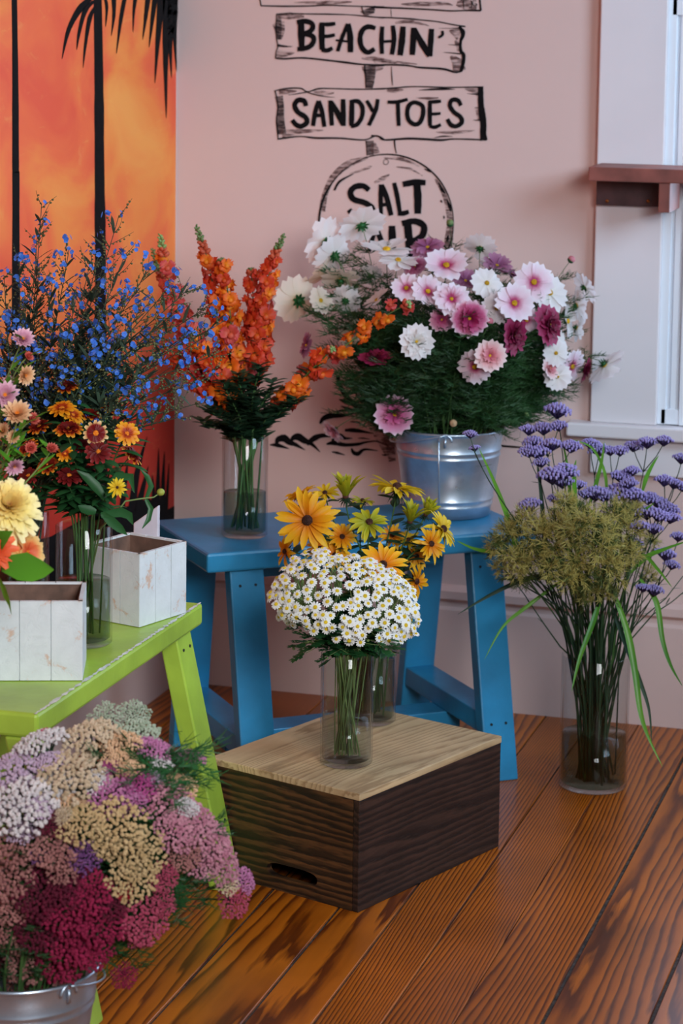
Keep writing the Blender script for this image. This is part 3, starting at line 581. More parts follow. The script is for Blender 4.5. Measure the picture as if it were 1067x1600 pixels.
# ------------------------------------------------------------------ the wooden crate
CO = Vector((-1.0415, 3.717, 0)); ca = 1.2121; cu = Vector((math.cos(ca), math.sin(ca), 0)); cv = Vector((-math.sin(ca), math.cos(ca), 0)); CA, CB, CH = .4098, .3094, .197
t = thing('wooden_crate', 'upturned dark scorched wooden crate with pale top holding flower vases', 'crate', CO)
t.rotation_euler = (0, 0, ca)
def cpart(name, mb, mat, b=0.0, par=None):
    o = link(name, mb.mesh(name, mat, False), par or t)
    if b: bev(o, b)
    return o
TH = .012
mb = MB(); mb.box((CA/2, CB/2, CH-TH/2), (CA+.002, CB+.002, TH)); cpart('crate_lid', mb, M['cratetop'], .0015)
for y in (TH/2, CB-TH/2): mb = MB(); mb.box((CA/2, y, (CH-TH)/2), (CA, TH, CH-TH)); cpart('long_side', mb, M['crate'], .0012)
def holed(x, hole):
    mb = MB(); y0, y1 = TH+.0005, CB-TH-.0005; z1 = CH-TH
    if not hole: mb.box((x, (y0+y1)/2, z1/2), (TH, y1-y0, z1)); return mb
    # an oval hand hole low in the end board
    n = 32; cy_, cz_ = (y0+y1)/2-.02, .034; hw, hh = .052, .012
    inner = []; outer = []
    for i in range(n):
        a = 2*PI*i/n; ex = math.copysign(abs(math.cos(a))**.5, math.cos(a)); ez = math.copysign(abs(math.sin(a))**.8, math.sin(a))
        inner.append((cy_+hw*ex, cz_+hh*ez))
        d = []
        c_, s_ = math.cos(a), math.sin(a)
        k = min(((y1-cy_)/c_ if c_ > 1e-6 else 9), ((y0-cy_)/c_ if c_ < -1e-6 else 9), ((z1-cz_)/s_ if s_ > 1e-6 else 9), ((0-cz_)/s_ if s_ < -1e-6 else 9))
        outer.append((cy_+c_*k, cz_+s_*k))
    for cyy, czz in ((y0, 0), (y1, 0), (y0, z1), (y1, z1)):
        i = min(range(n), key=lambda j: (outer[j][0]-cyy)**2+(outer[j][1]-czz)**2); outer[i] = (cyy, czz)
    vs = []
    for xx in (x-TH/2, x+TH/2):
        vs += [Vector((xx, a, b)) for a, b in inner]; vs += [Vector((xx, a, b)) for a, b in outer]
    fs = []
    for i in range(n):
        j = (i+1) % n
        fs += [(i, j, n+j, n+i), (2*n+j, 2*n+i, 3*n+i, 3*n+j), (j, i, 2*n+i, 2*n+j), (n+i, n+j, 3*n+j, 3*n+i)]
    mb.add(vs, fs); return mb
cpart('end_board', holed(TH/2, True), M['crateend'])
cpart('end_board', holed(CA-TH/2, False), M['crateend'])
t.rotation_euler = (0, 0, ca)

# ------------------------------------------------------------------ planter boxes
def planter(label, corner, ang, wx, wy, h, nb, shade=1):
    """corner = front right bottom corner; -x runs along the front board, +y along the side"""
    t = thing('planter_box', label, 'box', corner, None); t.rotation_euler = (0, 0, ang)
    T = .006
    def pb(name, c, sz, mat, b=.0008):
        mb = MB(); mb.box(c, sz); o = link(name, mb.mesh(name, mat, False), t); bev(o, b); return o
    # boards with grooves between
    def wall(name, length, along_x, pos, n):
        mb = MB()
        for i in range(n):
            a = length*i/n+.0006; b = length*(i+1)/n-.0006
            if along_x: mb.box((-(a+b)/2, pos, h/2), (b-a, T, h))
            else: mb.box((pos, (a+b)/2, h/2), (T, b-a, h))
        if along_x: mb.box((-length/2, pos+(.001 if pos < wy/2 else -.001), h/2-.0005), (length-.002, T*.5, h-.002))
        else: mb.box((pos-(.001 if pos > -wx/2 else -.001), length/2, h/2-.0005), (T*.5, length-.002, h-.002))
        o = link(name, mb.mesh(name, M['whitewash'], False), t); return o
    wall('board_wall', wx, True, T/2, nb); wall('board_wall', wx, True, wy-T/2, nb)
    wall('board_wall', wy, False, -T/2, 3); wall('board_wall', wy, False, -wx+T/2, 3)
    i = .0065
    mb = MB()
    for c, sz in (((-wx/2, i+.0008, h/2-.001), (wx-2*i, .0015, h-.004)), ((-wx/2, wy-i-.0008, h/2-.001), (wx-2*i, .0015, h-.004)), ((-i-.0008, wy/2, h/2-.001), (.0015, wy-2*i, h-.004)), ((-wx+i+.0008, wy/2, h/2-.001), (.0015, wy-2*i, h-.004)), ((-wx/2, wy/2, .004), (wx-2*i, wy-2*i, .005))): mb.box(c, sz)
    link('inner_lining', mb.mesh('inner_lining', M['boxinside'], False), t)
    return t
planter('whitewashed wooden planter box at the near end of the green bench', (-1.350, 3.311, BH+.0012), math.radians(19.5), .137, .125, .118, 3)
planter('whitewashed wooden planter box at the far end of the green bench, empty', (-1.383, 3.629, BH+.0012), math.radians(-17.5), .118, .122, .118, 3)
# pale board standing on the bench behind the far box
q0 = at(247, 790, 'y', 3.80); q1 = at(208, 818, 'y', 3.80)
t = thing('pale_board', 'small pale board standing behind the far whitewashed box', 'board', ((q0.x+q1.x)/2, 3.805, BH+.001))
mb = MB(); mb.hexa([Vector((q1.x, 3.80, BH+.001)), Vector((q0.x, 3.80, BH+.001)), Vector((q0.x, 3.81, BH+.001)), Vector((q1.x, 3.81, BH+.001)), Vector((q1.x, 3.80, q1.z)), Vector((q0.x, 3.80, q0.z)), Vector((q0.x, 3.81, q0.z)), Vector((q1.x, 3.81, q1.z))])
part('panel', mb, plain('pale_board_paint', (196, 190, 198), .7, var=.08, nscale=12), t, False, .002)

# ------------------------------------------------------------------ vessels
def vase(label, base, r, h, water, clear=False, group=None):
    t = thing('glass_vase', label, 'vase', base, group); th = .0028; n = 56
    b = Vector(base)
    mb = MB(); mb.lathe([(0.0001, 0), (r-.003, 0), (r, .003), (r, h-.001), (r-.0008, h), (r-th+.0006, h), (r-th, h-.001), (r-th, .010), (r-th-.003, .0075), (.0001, .0075)], n, b)
    part('glass_body', mb, M['glass'], t)
    mb = MB(); rw = r-th-.0006; mb.lathe([(.0001, .0082), (rw-.002, .0082), (rw, .011), (rw, water), (.0001, water)], n, b); part('water', mb, M['waterclear' if clear else 'water'], t)
    return dict(b=b, r=r-th-.004, h=h, t=t)
def bucket(label, base, rt, rb, h, lug_ang, liner=False):
    b = Vector(base); t = thing('zinc_bucket', label, 'bucket', base); n = 72; th = .0012
    def rr(z): return rb+(rt-rb)*z/h
    pr = [(.0001, .006), (rb-.004, .006), (rb-.004, 0), (rb, 0)]
    zs = [.012]
    def rib(z): return [(rr(z-.0035), z-.0035), (rr(z)+.0016, z-.0012), (rr(z)+.0016, z+.0012), (rr(z+.0035), z+.0035)]
    for z in (.022, .034): pr += rib(z)
    for z in (h-.052, h-.040): pr += rib(z)
    pr += [(rr(h-.008), h-.008), (rt+.0005, h-.005), (rt+.003, h-.003), (rt+.003, h), (rt, h+.001), (rt-.0015, h-.002), (rb-.0015, .008), (.0001, .008)]
    mb = MB(); mb.lathe(pr, n, b); bd = part('bucket_body', mb, M['zinc'], t)
    # seam
    mb = MB(); a = lug_ang-.12; d = Vector((math.cos(a), math.sin(a), 0)); mb.tube([b+d*(rr(z)+.0008)+Vector((0, 0, z)) for z in (.004, h*.5, h-.006)], .0016, 6); part('seam', mb, M['zinc'], t)
    for k in (0, 1):
        a = lug_ang+k*PI; d = Vector((math.cos(a), math.sin(a), 0)); sd = Vector((-d.y, d.x, 0))
        mb = MB(); c = b+d*(rt+.002)+Vector((0, 0, h-.014)); 
        mb.tube([c+sd*.013*math.cos(q)+Vector((0, 0, .014*math.sin(q))) for q in [PI*i/12 for i in range(13)]], .0022, 8)
        mb.box(c+Vector((0, 0, -.002)), (.004, .004, .018), Matrix.Rotation(a, 3, 'Z')); part('handle_lug', mb, M['zinc'], t)
    # wire handle resting against the side
    a = lug_ang; d = Vector((math.cos(a), math.sin(a), 0)); sd = Vector((-d.y, d.x, 0)); mb = MB()
    pts = []
    for i in range(33):
        q = -PI/2+PI*i/32
        pts.append(b + d*math.sin(q)*(-1)*(rt+.006) + sd*(math.cos(q))*(-(rt+.008)) + Vector((0, 0, h-.001-.028*math.cos(q))))
    mb.tube(pts, .0016, 8); part('wire_handle', mb, M['zinc'], t)
    return dict(b=b, r=rt-.008, h=h, t=t, rb=rb-.012)
def beff(u, v): p = bw(u, v, BH); return (p.x, p.y, BH+.0012)
V_front = vase('clear glass vase of white daisies at the front of the crate', (-1.108, 3.868, CH+.0013), .0435, .186, .082, True)
V_rud = vase('clear glass vase of yellow rudbeckias at the back of the crate', (-1.135, 4.115, CH+.0013), .0435, .20, .11)
V_snap = vase('clear glass vase of orange snapdragons on the blue bench', beff(.116, .125), .0425, .19, .082)
V_tall = vase('large clear glass vase of purple and green stems on the floor', (-.806, 4.49, .0012), .0635, .25, .10)
V_zin = vase('clear glass vase of bronze zinnias between the two white boxes', (-1.43, 3.513, BH+.0012), .0435, .186, .10)
V_blue = vase('glass vase of blue flower sprays standing behind the bronze zinnias', (-1.555, 3.565, BH+.0012), .042, .19, .10)
V_straw = vase('glass vase of strawflowers and yellow zinnias at near end of green bench', (-1.52, 3.215, BH+.0012), .042, .17, .09)
uc = bw(.566, .202, BH)
B_cos = bucket('zinc bucket of cosmos standing on the blue bench', (uc.x, uc.y, BH+.0015), .107, .083, .170, math.radians(-80))
mb = MB(); g0 = P(708, 661, depth_of((uc.x, uc.y, .63))-.108); mb.tube([g0-RT*.0+FWD*.012, g0-FWD*.012], .0068, 16); mb.tube([g0+FWD*.014, g0-FWD*.0135], .0022, 8)
part('wooden_grip', mb, plain('pale_turned_wood', (176, 146, 112), .6, var=.15), B_cos['t'])
B_yar = bucket('zinc bucket of yarrow standing on the floor at the lower left', (-1.30, 2.965, .0015), .107, .083, .170, math.radians(150))

# ------------------------------------------------------------------ flower building blocks
def bez(p0, p1, p2, p3, n):
    return [p0*(1-t)**3+p1*3*t*(1-t)**2+p2*3*t*t*(1-t)+p3*t**3 for t in [i/n for i in range(n+1)]]
def stem_path(vs, head, facing, n=12, bend=.06, rise=.45, spread=.6, wild=.004):
    """from the bottom of the vessel, over its mouth, to the back of the head"""
    b, r, h = vs['b'], vs['r'], vs['h']; rb = vs.get('rb', r)
    head = Vector(head); d = Vector((head.x-b.x, head.y-b.y, 0)); dl = d.length
    du = d.normalized() if dl > 1e-4 else Vector((1, 0, 0))
    k = min(1, dl/.09); neck = b + du*(r*.72*k) + Vector((R.uniform(-1, 1), R.uniform(-1, 1), 0))*r*.38 + Vector((0, 0, h))
    off = Vector((neck.x-b.x, neck.y-b.y, 0))
    if off.length > r*.93: neck = b+off.normalized()*r*.93+Vector((0, 0, h))
    base = b - du*(rb*R.uniform(-.5, .5)) + Vector((R.uniform(-1, 1), R.uniform(-1, 1), 0))*rb*.38 + Vector((0, 0, .014))
    up = (neck-base).normalized(); D = (head-neck).length
    fl = [base + (neck-base)*i/3 for i in range(3)]
    return fl + bez(neck, neck+up*D*rise, head-Vector(facing)*min(bend, D*.45), head, n)
def tapered(n, a, b): return [a+(b-a)*i/(n-1) for i in range(n)]
def hm(base_loc, pos, facing, size, roll=None, flat=1):
    q = Vector(facing).to_track_quat('Z', 'Y').to_matrix().to_4x4()
    m_ = Matrix.Translation(Vector(pos)-Vector(base_loc)) @ q @ Matrix.Rotation(R.uniform(0, 2*PI) if roll is None else roll, 4, 'Z') @ Matrix.Diagonal((size, size, size*flat, 1))
    return m_
BROAD = [.07, .15, .25, .33, .37, .31]; LONG = [.07, .12, .15, .155, .12, .02]
def proto_cosmos(double=0, n=8, cup=.15, tilt=.15, seed=1):
    mb = MB()
    tipn = [-.13, .05, -.09, .06, -.12]
    for i in range(n):
        mb.petal(2*PI*i/n+R.uniform(-.08, .08), .94, BROAD, tilt+R.uniform(-.12, .16), -.25+R.uniform(-.2, .2), cup, .06, .004*(i % 2), [x+R.uniform(-.02, .02) for x in tipn], 5, R.uniform(-.2, .2), .012, .014)
    if double:
        for lay_, (L, tl) in enumerate(((.72, .4), (.5, .75), (.3, 1.0))[:double]):
            nn = 12
            for i in range(nn):
                mb.petal(2*PI*i/nn+lay_*.2+R.uniform(-.15, .15), L*R.uniform(.85, 1.1), [w*.62 for w in BROAD], tl+R.uniform(-.2, .2), -.5, .4, .05, .02+.02*lay_, tipn, 5, R.uniform(-.4, .4), .03, .02)
    return mb
def proto_disc(r=.16, h=.09, bumps=40):
    mb = MB(); mb.blob((0, 0, 0.02), r, h/r, 10, 4)
    for i in range(bumps):
        q = i*2.39996; rr_ = r*.95*math.sqrt((i+.5)/bumps); mb.blob((rr_*math.cos(q), rr_*math.sin(q), .02+h*math.sqrt(max(0, 1-(rr_/r)**2))+.005), r*.11, 1.6, 4, 2)
    return mb
def proto_calyx(r=.28, n=8):
    mb = MB(); mb.blob((0, 0, -.07), .13, .8, 8, 3)
    for i in range(n): mb.petal(2*PI*i/n, r, [.05, .07, .06, .01], -.15, -.1, .1, .04, -.05)
    for i in range(n): mb.petal(2*PI*(i+.5)/n, r*.9, [.03, .035, .03, .005], -.8, -.3, .1, .04, -.08)
    return mb
def proto_rud(n=13, L=.95, droop=0.0, seed=0, quill=False):
    mb = MB()
    for lay_ in range(2):
        for i in range(n):
            mb.petal(2*PI*(i+.5*lay_)/n+R.uniform(-.12, .12), L*R.uniform(.8, 1.05)*(1-.12*lay_), [w*(.8 if quill else .60) for w in (.07, .12, .16, .18, .14, .02)], (1.25 if quill else .12)-droop+R.uniform(-.22, .32)+.16*lay_, (-.35 if quill else -.45)+R.uniform(-.45, .35), .5, .09, .01*lay_, None, 3, R.uniform(-.5, .5), .01)
    return mb
def proto_zinnia(layers=3, seed=0, n0=14):
    mb = MB()
    for l in range(layers):
        L = .92-(.2 if layers < 6 else .125)*l; n = n0-2*l
        for i in range(n):
            mb.petal(2*PI*(i+.5*l)/n+R.uniform(-.1, .1), L*R.uniform(.9, 1.05), [w*(.62 if layers > 5 else 1) for w in (.07, .12, .17, .18, .15, .09)], .05+.22*l+R.uniform(-.12, .12), -.3, .35, .06, .03+.045*l, None, 3, R.uniform(-.25, .25), .01)
    return mb
def proto_straw(open_=.5):
    mb = MB()
    for l in range(4):
        n = 15-2*l; L = .85-.13*l
        for i in range(n):
            mb.petal(2*PI*(i+.5*l)/n+R.uniform(-.08, .08), L*R.uniform(.92, 1.05), [.10, .16, .19, .17, .11, .02], .25+open_*.4*l+R.uniform(-.08, .08), .7*open_, .55, .10, .05*l-.05, None, 3, R.uniform(-.15, .15))
    return mb
def proto_daisy(n=13):
    mb = MB()
    for i in range(n): mb.petal(2*PI*i/n+R.uniform(-.1, .1), .66*R.uniform(.92, 1.06), [.10, .14, .16, .15, .09], -.05+R.uniform(-.12, .12), -.25, .15, .30, 0, [-.07, .02, -.07], 3)
    return mb
def pm(name, stops, **k): return leafy(name, stops, **k)
MT = dict(
    cos_white=pm('white_cosmos_petal', [(0, (226, 222, 190)), (.22, (236, 230, 226)), (1, (243, 238, 240))], trans=.4, var=.06),
    cos_cream=pm('cream_cosmos_petal', [(0, (214, 206, 150)), (.35, (226, 212, 190)), (1, (236, 222, 208))], trans=.4, var=.1),
    cos_blush=pm('blush_cosmos_petal', [(0, (150, 30, 80)), (.22, (190, 70, 120)), (.48, (232, 200, 216)), (1, (240, 232, 240))], trans=.35, var=.06, jit=.18),
    cos_edge=pm('magenta_eyed_cosmos_petal', [(0, (120, 20, 60)), (.4, (170, 40, 96)), (.75, (206, 110, 150)), (1, (236, 214, 226))], trans=.3, var=.1, jit=.2),
    cos_pink=pm('pink_cosmos_petal', [(0, (140, 30, 80)), (.35, (198, 90, 140)), (.8, (220, 160, 190)), (1, (236, 216, 228))], trans=.35, var=.1, jit=.12),
    cos_crimson=pm('crimson_cosmos_petal', [(0, (90, 14, 40)), (.6, (128, 22, 62)), (1, (150, 40, 84))], trans=.2, var=.2),
    cos_mauve=pm('mauve_cosmos_petal', [(0, (120, 50, 100)), (.5, (162, 98, 136)), (1, (190, 140, 166))], trans=.35, var=.15),
    cos_shell=pm('shell_pink_cosmos_petal', [(0, (190, 70, 100)), (.35, (226, 150, 160)), (.8, (238, 208, 208)), (1, (242, 224, 224))], trans=.35, var=.08),
    disc_yellow=leafy('yellow_flower_centre', [(.3, (178, 130, 20)), (.7, (226, 184, 40))], radial=False, nscale=9, trans=.0, rough=.8),
    disc_brown=leafy('dark_brown_flower_centre', [(.3, (46, 24, 20)), (.7, (88, 50, 34))], radial=False, nscale=9, trans=.0, rough=.8),
    rud_gold=pm('golden_rudbeckia_petal', [(0, (190, 84, 8)), (.3, (234, 144, 14)), (.65, (246, 182, 26)), (1, (252, 208, 56))], trans=.35, var=.12),
    rud_yellow=pm('yellow_rudbeckia_petal', [(0, (190, 140, 20)), (.4, (226, 190, 30)), (1, (240, 210, 50))], trans=.35, var=.12),
    rud_lime=pm('lime_yellow_rudbeckia_petal', [(0, (120, 130, 30)), (.5, (176, 176, 36)), (1, (220, 204, 50))], trans=.35, var=.12),
    zin_bronze=pm('bronze_zinnia_petal', [(0, (70, 10, 10)), (.62, (118, 20, 12)), (.74, (196, 92, 20)), (.9, (226, 152, 40)), (1, (232, 176, 70))], trans=.2, var=.25, jit=.16),
    zin_gold=pm('gold_zinnia_petal', [(0, (120, 20, 10)), (.35, (176, 60, 14)), (.5, (222, 130, 20)), (1, (238, 176, 36))], trans=.25, var=.15, jit=.16),
    zin_cream=pm('cream_edged_maroon_zinnia_petal', [(0, (90, 12, 14)), (.66, (126, 18, 22)), (.78, (220, 170, 110)), (1, (238, 214, 160))], trans=.2, var=.1, jit=.06),
    zin_maroon=pm('maroon_zinnia_petal', [(0, (60, 8, 12)), (.7, (108, 20, 22)), (1, (150, 50, 50))], trans=.2, var=.2),
    zin_pale=pm('pale_yellow_zinnia_petal', [(0, (226, 120, 90)), (.15, (240, 210, 120)), (.5, (250, 236, 160)), (1, (253, 248, 200))], trans=.35, var=.04),
    zin_peach=pm('peach_zinnia_petal', [(0, (206, 60, 40)), (.35, (226, 120, 70)), (.55, (240, 196, 120)), (1, (246, 220, 160))], trans=.3, var=.05),
    zin_orange=pm('orange_zinnia_petal', [(0, (200, 60, 30)), (1, (240, 110, 60))], trans=.3, var=.05),
    straw_pink=pm('pale_pink_strawflower_petal', [(0, (210, 150, 80)), (.25, (216, 156, 180)), (.7, (232, 190, 206)), (1, (244, 226, 226))], trans=.3, var=.06),
    straw_peach=pm('peach_strawflower_petal', [(0, (214, 120, 40)), (.3, (230, 180, 130)), (1, (242, 214, 176))], trans=.3, var=.06),
    straw_coral=pm('coral_strawflower_petal', [(0, (200, 70, 60)), (.6, (216, 110, 96)), (1, (228, 160, 140))], trans=.3, var=.1),
    straw_eye=leafy('orange_strawflower_centre', [(.3, (196, 96, 20)), (.7, (232, 150, 40))], radial=False, nscale=9, trans=0, rough=.8),
    daisy=pm('white_daisy_petal', [(0, (232, 232, 220)), (1, (244, 244, 244))], trans=.25, var=.05),
    daisy_eye=leafy('daisy_centre', [(.3, (206, 176, 30)), (.7, (234, 208, 60))], radial=False, nscale=9, trans=0, rough=.8, var=.1),
    blue=pm('blue_blossom', [(0, (150, 170, 226)), (1, (66, 124, 220))], trans=.3, var=.2),
    pod=green('seed_pod', (92, 96, 58), trans=.1), verb=leafy('violet_verbena_floret', [(.3, (158, 142, 210)), (.7, (196, 184, 234))], radial=False, nscale=8, trans=.3, var=.15),
    verbdark=green('dark_violet_calyx', (56, 44, 84), trans=.05),
    sedgegreen=leafy('green_sedge_spikelet', [(.3, (58, 78, 40)), (.7, (104, 118, 58))], radial=False, nscale=30, trans=.2, var=.25),
    sedge=leafy('tan_green_sedge_spikelet', [(.3, (150, 142, 66)), (.7, (206, 192, 116))], radial=False, nscale=30, trans=.25, var=.25),
    blade=leafy('bright_sedge_blade', [(.3, (60, 130, 40)), (.7, (120, 180, 60))], radial=False, nscale=6, trans=.35, rough=.3, var=.3),
    snap_red=pm('coral_red_snapdragon_petal', [(0, (226, 120, 30)), (.3, (220, 84, 38)), (1, (206, 56, 44))], trans=.35, var=.15),
    snap_orange=pm('orange_snapdragon_petal', [(0, (246, 170, 40)), (.4, (238, 124, 32)), (1, (226, 88, 34))], trans=.35, var=.15),
    snap_rose=pm('rose_snapdragon_petal', [(0, (214, 110, 70)), (.5, (206, 84, 72)), (1, (196, 78, 90))], trans=.35, var=.15),
)
PR = {}
def proto(key, mb, mat):
    PR[key] = mb.mesh(key, mat); return PR[key]
for i in range(3):
    for c in ('white', 'cream', 'blush', 'edge', 'pink', 'mauve', 'shell', 'crimson'):
        dbl = {'edge': 2, 'crimson': 3, 'pink': 2, 'shell': 2, 'mauve': 1}.get(c, 0)
        proto(f'cos_{c}{i}', proto_cosmos(dbl, tilt=.1+.12*i), MT['cos_'+c])
    proto(f'cos_blushd{i}', proto_cosmos(1, tilt=.2), MT['cos_blush']); proto(f'cos_whited{i}', proto_cosmos(2, tilt=.2), MT['cos_white'])
    for c in ('gold', 'yellow', 'lime'): proto(f'rud_{c}{i}', proto_rud(11, seed=i), MT['rud_'+c])
    proto(f'rud_limeq{i}', proto_rud(13, 1.35, quill=True), MT['rud_lime'])
    for c in ('bronze', 'gold', 'cream', 'maroon', 'pale', 'peach', 'orange'): proto(f'zin_{c}{i}', proto_zinnia({'cream': 1, 'gold': 2, 'maroon': 2, 'pale': 6, 'peach': 3}.get(c, 3), n0=(26 if c == 'pale' else 13)), MT['zin_'+c])
    for c in ('pink', 'peach', 'coral'): proto(f'straw_{c}{i}', proto_straw(1.1 if c == 'coral' else .45), MT['straw_'+c])
    proto(f'daisy{i}', proto_daisy(12+i), MT['daisy'])
proto('disc_y', proto_disc(), MT['disc_yellow']); proto('disc_b', proto_disc(.17, .15), MT['disc_brown']); proto('disc_d', proto_disc(.34, .17, 60), MT['daisy_eye'])
proto('disc_s', proto_disc(.26, .1), MT['straw_eye']); proto('calyx', proto_calyx(), M['leaf']); proto('calyxr', proto_calyx(.5, 10), M['leafdark']); proto('calyxd', proto_calyx(.35, 8), M['stem'])
def feather(mb, p, d, L, n=12):
    """one finely divided cosmos or yarrow leaf"""
    d = d.normalized(); s_ = d.cross(Vector((0, 0, 1))); s_ = s_.normalized() if s_.length > .05 else Vector((1, 0, 0)); u_ = s_.cross(d)
    prev = p; w_ = .0008
    for i in range(1, 5):
        q = p + d*L*i/4 + Vector((0, 0, -1))*L*.22*(i/4)**2 + rv(L*.02)
        mb.strip([prev, q], [w_, w_*.7], (s_+u_*.3).normalized())
        for k in range(n//4):
            a = (s_*(1 if k % 2 else -1)*R.uniform(.5, 1) + d*R.uniform(.3, 1) + u_*R.uniform(-.6, .6)).normalized(); l2 = L*.36*R.uniform(.6, 1.1)
            b0 = prev.lerp(q, R.random()); b1 = b0+a*l2*.5; b2 = b0+a*l2+d*l2*.25
            mb.strip([b0, b1, b2], [.0007, .0006, .0002], (s_.cross(a)+u_*.2).normalized() if s_.cross(a).length > .05 else u_)
            c1_ = b1+(a+rv(.9)).normalized()*l2*.5; mb.strip([b1, c1_], [.0006, .0002], u_)
        prev = q
def blade_leaf(mb, p, d, L, W, side=None, droop=.3, fold=.35, n=7):
    d = d.normalized(); side = side or d.cross(Vector((0, 0, 1)))
    if side.length < .05: side = Vector((1, 0, 0))
    pts = [p+d*L*i/n + Vector((0, 0, -1))*droop*L*(i/n)**2 for i in range(n+1)]
    mb.ribbon(pts, [W*(math.sin(PI*min(1, (i+.35)/(n+.35)))**.7)*(1 if i < n else 0)+.0002 for i in range(n+1)], side.normalized(), fold)
ORD = ['first', 'second', 'third', 'fourth', 'fifth', 'sixth', 'seventh', 'eighth', 'ninth', 'tenth', 'eleventh', 'twelfth', 'thirteenth', 'fourteenth', 'fifteenth']
def order_labels(items, where):
    """items: (px, py, description); returns one distinct label each, told by look first, then by place among its likes"""
    by = {}; out = [None]*len(items)
    for i, it in enumerate(items): by.setdefault(it[2], []).append(i)
    for dsc, ids in by.items():
        ids.sort(key=lambda i: items[i][0]); n = len(ids)
        for k, i in enumerate(ids):
            if n == 1: out[i] = f'{dsc} {where}'
            elif k == 0: out[i] = f'{dsc} {where}, leftmost of its kind'
            elif k == n-1: out[i] = f'{dsc} {where}, rightmost of its kind'
            else: out[i] = f'{dsc} {where}, {ORD[k]} of its kind from left'
    return out
def flower(name, label, cat, group, vs, pos, facing, rad, pr, disc=None, dscale=1, calyx=None, smat='stem', sr=.0012, leaves=None, lmat='leaf', bend=.06, rise=.45, flat=1, roll=None, headname='petals', leafname='foliage'):
    path = stem_path(vs, pos, facing, bend=bend, rise=rise)
    t = thing(name, label, cat, path[0], group)
    mb = MB(); mb.tube(path, tapered(len(path), sr, sr*.65), 5); part('stem', mb, M[smat], t)
    hd = link(headname, PR[pr], t, hm(path[0], Vector(pos)+Vector(facing)*.001, facing, rad, roll, flat))
    if disc: link('flower_centre', PR[disc], hd, Matrix.Translation((0, 0, .03))@Matrix.Scale(dscale, 4))
    if calyx: link('sepals', PR[calyx], hd, Matrix.Identity(4))
    if leaves:
        mb = MB(); leaves(mb, path)
        if mb.v: part(leafname, mb, M[lmat], t)
    return t
WALLY = WY-.012
def clampw(p, mx=WALLY):
    p = Vector(p); p.y = min(p.y, mx); p.x = max(p.x, WX+.02); return p

# ------------------------------------------------------------------ cosmos in the zinc bucket
D0 = depth_of((uc.x, uc.y, .75))
def cosd(px, py, k=1.0):
    q = ((px-705)/245)**2+((py-510)/190)**2
    return D0 - .17*k*math.sqrt(max(0, 1-q))
DS = dict(white='white cosmos with yellow centre', whited='frilly double white cosmos', cream='creamy white cosmos', blush='white cosmos with pink centre', blushd='semi-double blush pink cosmos', edge='magenta double cosmos with pale petal edges', pink='pink cosmos with magenta centre', mauve='dusky mauve cosmos', crimson='dark crimson double cosmos', shell='shell pink double cosmos')
# x, y, width, kind, facing (right, up, towards viewer), depth factor
COS = [(565, 352, 72, 'white', (-.25, .65, -.55), -.2), (508, 378, 74, 'white', (-.6, .4, -.5), 0), (522, 400, 66, 'white', (-.5, .35, -.6), .1), (604, 392, 76, 'white', (0, .85, .25), .3), (622, 408, 58, 'white', (.1, .9, .45), .6), (466, 470, 74, 'cream', (-.5, .15, -.75), .3),
    (500, 470, 44, 'cream', (.6, .3, .6), .5), (508, 432, 66, 'cream', (-.5, .6, -.2), -.2), (532, 438, 60, 'cream', (.1, .8, -.4), .1), (540, 470, 46, 'white', (.2, .4, -.7), .3), (590, 470, 46, 'white', (-.7, .7, .2), .8),
    (697, 416, 66, 'blush', (.05, .75, .75), .9), (635, 451, 46, 'blush', (-.2, .45, .85), 1), (668, 456, 50, 'blush', (.2, .35, .85), 1), (705, 468, 56, 'blushd', (.1, .4, .8), 1.1), (733, 497, 58, 'edge', (.15, -.25, .95), 1.15), (650, 534, 54, 'whited', (.2, .1, .97), 1.15),
    (586, 562, 52, 'crimson', (-.05, .93, .4), .9), (617, 648, 62, 'pink', (-.15, .05, 1), 1.0), (523, 671, 40, 'shell', (-.6, -.5, .3), .6), (742, 573, 52, 'blush', (-.3, -.15, .9), 1.1), (765, 556, 50, 'shell', (.1, .1, 1), 1.25), (800, 524, 60, 'crimson', (.75, -.05, .6), 1.1), (856, 508, 62, 'crimson', (.72, .1, .6), 1),
    (834, 441, 60, 'blush', (.1, .1, 1), .8), (803, 474, 60, 'blush', (.25, .15, .95), 1.1), (776, 482, 48, 'white', (.1, .2, .9), .9), (760, 443, 50, 'white', (.3, .4, .8), .8), (750, 388, 50, 'white', (.15, .7, -.6), .2), (776, 416, 46, 'mauve', (.2, .7, .5), .3), (668, 388, 52, 'mauve', (-.1, .7, .5), .1), (650, 418, 40, 'pink', (-.4, .5, .6), .4),
    (858, 458, 62, 'white', (.4, .3, .8), .7), (913, 450, 50, 'white', (.7, .4, -.4), .2), (900, 478, 50, 'white', (.8, .2, -.3), .4), (885, 502, 52, 'white', (.7, .1, .3), .4), (900, 512, 44, 'white', (.8, -.2, -.2), .2), (868, 552, 40, 'white', (.3, .1, .9), .9), (858, 575, 36, 'shell', (.6, .1, .6), .9), (870, 588, 44, 'white', (.1, -.1, 1), .9), (893, 572, 52, 'blush', (.5, -.3, .5), .6), (944, 570, 66, 'white', (.55, -.70, -.28), .2),
    (912, 578, 40, 'crimson', (.9, -.3, .2), .5), (800, 430, 40, 'mauve', (.3, .7, .2), .2), (727, 440, 44, 'mauve', (.1, .6, .6), .4), (770, 415, 44, 'white', (.2, .6, .4), -.1), (550, 520, 46, 'cream', (-.4, .3, .6), .2), (480, 540, 40, 'mauve', (-.6, .2, .2), 0), (578, 432, 40, 'white', (-.1, .6, -.5), 0), (868, 535, 40, 'white', (.6, .1, .6), .6), (822, 500, 40, 'blush', (.3, -.1, .8), .8), (690, 500, 38, 'pink', (0, .2, .9), .9)]
